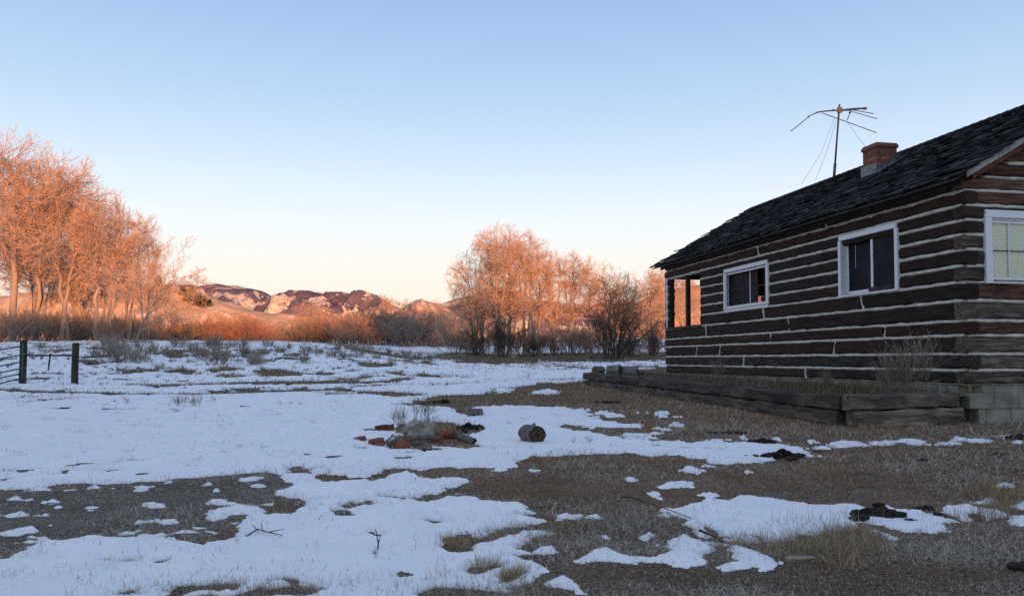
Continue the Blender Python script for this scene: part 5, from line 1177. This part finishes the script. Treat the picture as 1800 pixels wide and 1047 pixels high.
slab(650, 758, .14, .07, .03, .2, 'thin dark red brick row end farthest left behind the boulder', (.13, .055, .04)); slab(718, 781, .12, .08, .05, -.3, 'red stone half hidden under the branch log', (.18, .07, .045), tilt=(.02, .3)); slab(803, 771, .12, .07, .05, .4, 'dull red brick between the black dung and the lichen covered log', (.16, .07, .05), tilt=(.02, .2)); slab(775, 766, .15, .08, .04, .1, 'dark red stone right of the boulder', (.14, .06, .045))
slab(682, 780, .16, .025, .02, .9, 'pale stick leaning at the left of the rubble', (.30, .25, .2), tilt=(.08, 0)); slab(832, 775, .05, .04, .03, .3, 'small dark red stone right of the rubble heap', (.10, .045, .04))
slab(1144, 753, .10, .07, .06, .3, 'lone orange brick on the bare ground in front of the planter', (.30, .115, .055), tilt=(.0, .2))
slab(424, 716, .34, .14, .03, .1, 'red board lying in the snow beside the seed stalks', (.16, .065, .045)); slab(403, 712, .30, .09, .02, -.1, 'thin red board behind the other in the snow', (.12, .055, .04)); slab(124, 718, .34, .10, .02, .05, 'dark flat board lying in the snow below the fence', (.06, .045, .04))
slab(1738, 770, .36, .035, .02, -.25, 'pale narrow board lying below the concrete block foundation', (.42, .38, .32), name='wood_board', cat='board', tilt=(.01, 0)); slab(1118, 779, .16, .04, .02, .1, 'dark splinter of wood on the snow strip', (.06, .05, .04), name='wood_board', cat='board')
slab(752, 711, .42, .10, .03, .25, 'long dark plank poking out of the dark pile at the edge of the track', (.07, .045, .035), name='wood_board', cat='board', tilt=(.06, 0)); slab(762, 709, .10, .06, .05, .5, 'pale broken board end in front of the dark pile at the track', (.34, .26, .16), name='wood_board', cat='board', tilt=(.03, .2))
slab(1405, 986, .13, .035, .02, .2, 'pale stick end on the ground left of the straw clump', (.30, .26, .19), name='wood_board', cat='board')
def dung(px, py, wd, dp, n, label, hgt=.05, seed=0):
    p = gpos(px, py); g = random.Random(int(px)); m = MB()
    for i in range(int(n * 1.7)):
        a = g.uniform(0, 6.28); q = g.random() ** .6; r_ = g.uniform(.012, .034) * (hgt / .05) ** .5
        k = g.uniform(.5, 1.5); m.rock((math.cos(a) * q * wd / 2, math.sin(a) * q * dp / 2, r_ * .5 + g.uniform(0, hgt) * (1 - q)), (r_ * g.uniform(.9, 1.5), r_, r_ * .8), g, (.030 * k, .025 * k, .021 * k), 2, .5, .9)
    o = m.build('dung_pile', M_LUMP, None, False, p); tag(o, label, 'dung'); return o
dung(826, 754, .34, .16, 34, 'black dung pile on the snow behind the rubble heap', .07); dung(778, 709, .32, .16, 22, 'black pile at the edge of the bare track', .07); dung(814, 762, .07, .05, 4, 'small dark lump of dung left of the black dung pile', .04); dung(862, 751, .05, .04, 2, 'tiny dark lumps right of the black dung pile', .02); dung(863, 762, .06, .04, 2, 'flat dark lump on the snow toward the cut log', .015)
dung(1377, 806, .36, .16, 30, 'black dung pile at the right end of the snow strip', .06); dung(1338, 778, .28, .10, 18, 'dark dung scattered along the upper edge of the snow strip', .03); dung(1322, 805, .20, .06, 8, 'flat dark dung in front of the snow strip end', .02); dung(1437, 795, .06, .04, 3, 'small dark brown lump right of the snow strip', .02)
dung(1545, 912, .26, .11, 30, 'largest black dung pile on the right foreground snow', .06); dung(1512, 917, .09, .05, 7, 'small round dung left of the largest pile', .03); dung(1597, 919, .10, .03, 6, 'flat dark dung right of the largest pile', .012); dung(1652, 912, .05, .035, 4, 'reddish dark lump near the right end of the foreground snow', .03); dung(1625, 898, .12, .04, 8, 'dark dung along the top edge of the right foreground snow', .015)
dung(1790, 774, .22, .10, 18, 'black lumps at the right edge below the block foundation', .06); dung(1793, 1003, .07, .05, 9, 'dark lump in the grass at the lower right corner', .03); dung(1755, 800, .20, .08, 9, 'dark clods on the ground right of the snow scraps', .015); dung(1622, 812, .08, .05, 4, 'dark clod in the middle of the right bare ground', .015)
dung(1280, 762, .45, .10, 22, 'dark clods on the bare ground before the planter', .02); dung(1070, 708, .5, .25, 16, 'dark crumbs of dung below the far end of the planter', .03); dung(1392, 810, .12, .08, 8, 'greyish lumps right of the dung pile at the strip end', .03)
dung(444, 694, .14, .05, 6, 'row of dark droppings on the snow of the meadow', .02); dung(590, 678, .05, .04, 3, 'single dark clod on the open snow', .03); dung(156, 641, .35, .18, 12, 'dark clump on the snow right of the fence', .06)
def stick(pts, rad, label, c=(.055, .045, .04), name='stick'):
    P = [gpos(a, b) + Vector((0, 0, h)) for a, b, h in pts]; m = MB(); n = len(P)
    m.tube([p - P[0] for p in P], [rad * (1 - .5 * i / (n - 1)) for i in range(n)], 6, c, jit=.12, rng=rng); return m, P[0]
def stick1(pts, rad, label, extra=(), c=(.055, .045, .04)):
    m, b0 = stick(pts, rad, label, c)
    for e in extra:
        P = [gpos(a, b) + Vector((0, 0, h)) - b0 for a, b, h in e]; m.tube(P, [rad * .7, rad * .35], 5, c)
    tag(m.build('stick', M_TWIG, None, False, b0), label, 'stick')
stick1([(432, 950, .02), (452, 945, .035), (470, 946, .03), (497, 948, .02)], .004, 'forked dark stick lying on the left foreground snow', ([(462, 946, .03), (458, 938, .06)], [(452, 945, .03), (443, 940, .05)], [(474, 946, .03), (500, 940, .03)]))
stick1([(1088, 880, .02), (1110, 884, .03), (1135, 889, .02), (1160, 900, .03), (1190, 910, .03), (1215, 918, .02)], .004, 'long thin stick running into the right foreground snow', c=(.04, .033, .028))
stick1([(662, 980, .0), (665, 972, .04), (660, 962, .085)], .004, 'upright forked twig in the foreground snow', ([(665, 972, .04), (669, 966, .07)],))
stick1([(175, 716, .02), (190, 713, .03), (203, 709, .06)], .022, 'dark bent stick on the snow left of the seed stalks')
stick1([(1230, 940, .02), (1250, 950, .02), (1275, 962, .02)], .007, 'short dark root at the lower edge of the right foreground snow', c=(.03, .025, .022))
# chunks of firewood on the far end of the bed
for px, py, L, r_, an, lab in ((1052, 652, .30, .13, .9, 'split firewood chunk at the far end of the planter'), (1080, 652, .36, .155, -.5, 'thick grey firewood round standing out at the end of the planter'), (1108, 654, .40, .14, -.35, 'firewood log third from the end of the planter'), (1124, 655, .22, .08, .6, 'small firewood chunk nearest the cabin at the end of the planter')):
    bark_log(px, py + 2, L, r_, an, lab, Y=22.0, lift=.05, name='firewood_log', knot=False, cols=((.24, .23, .215), (.17, .13, .10)))
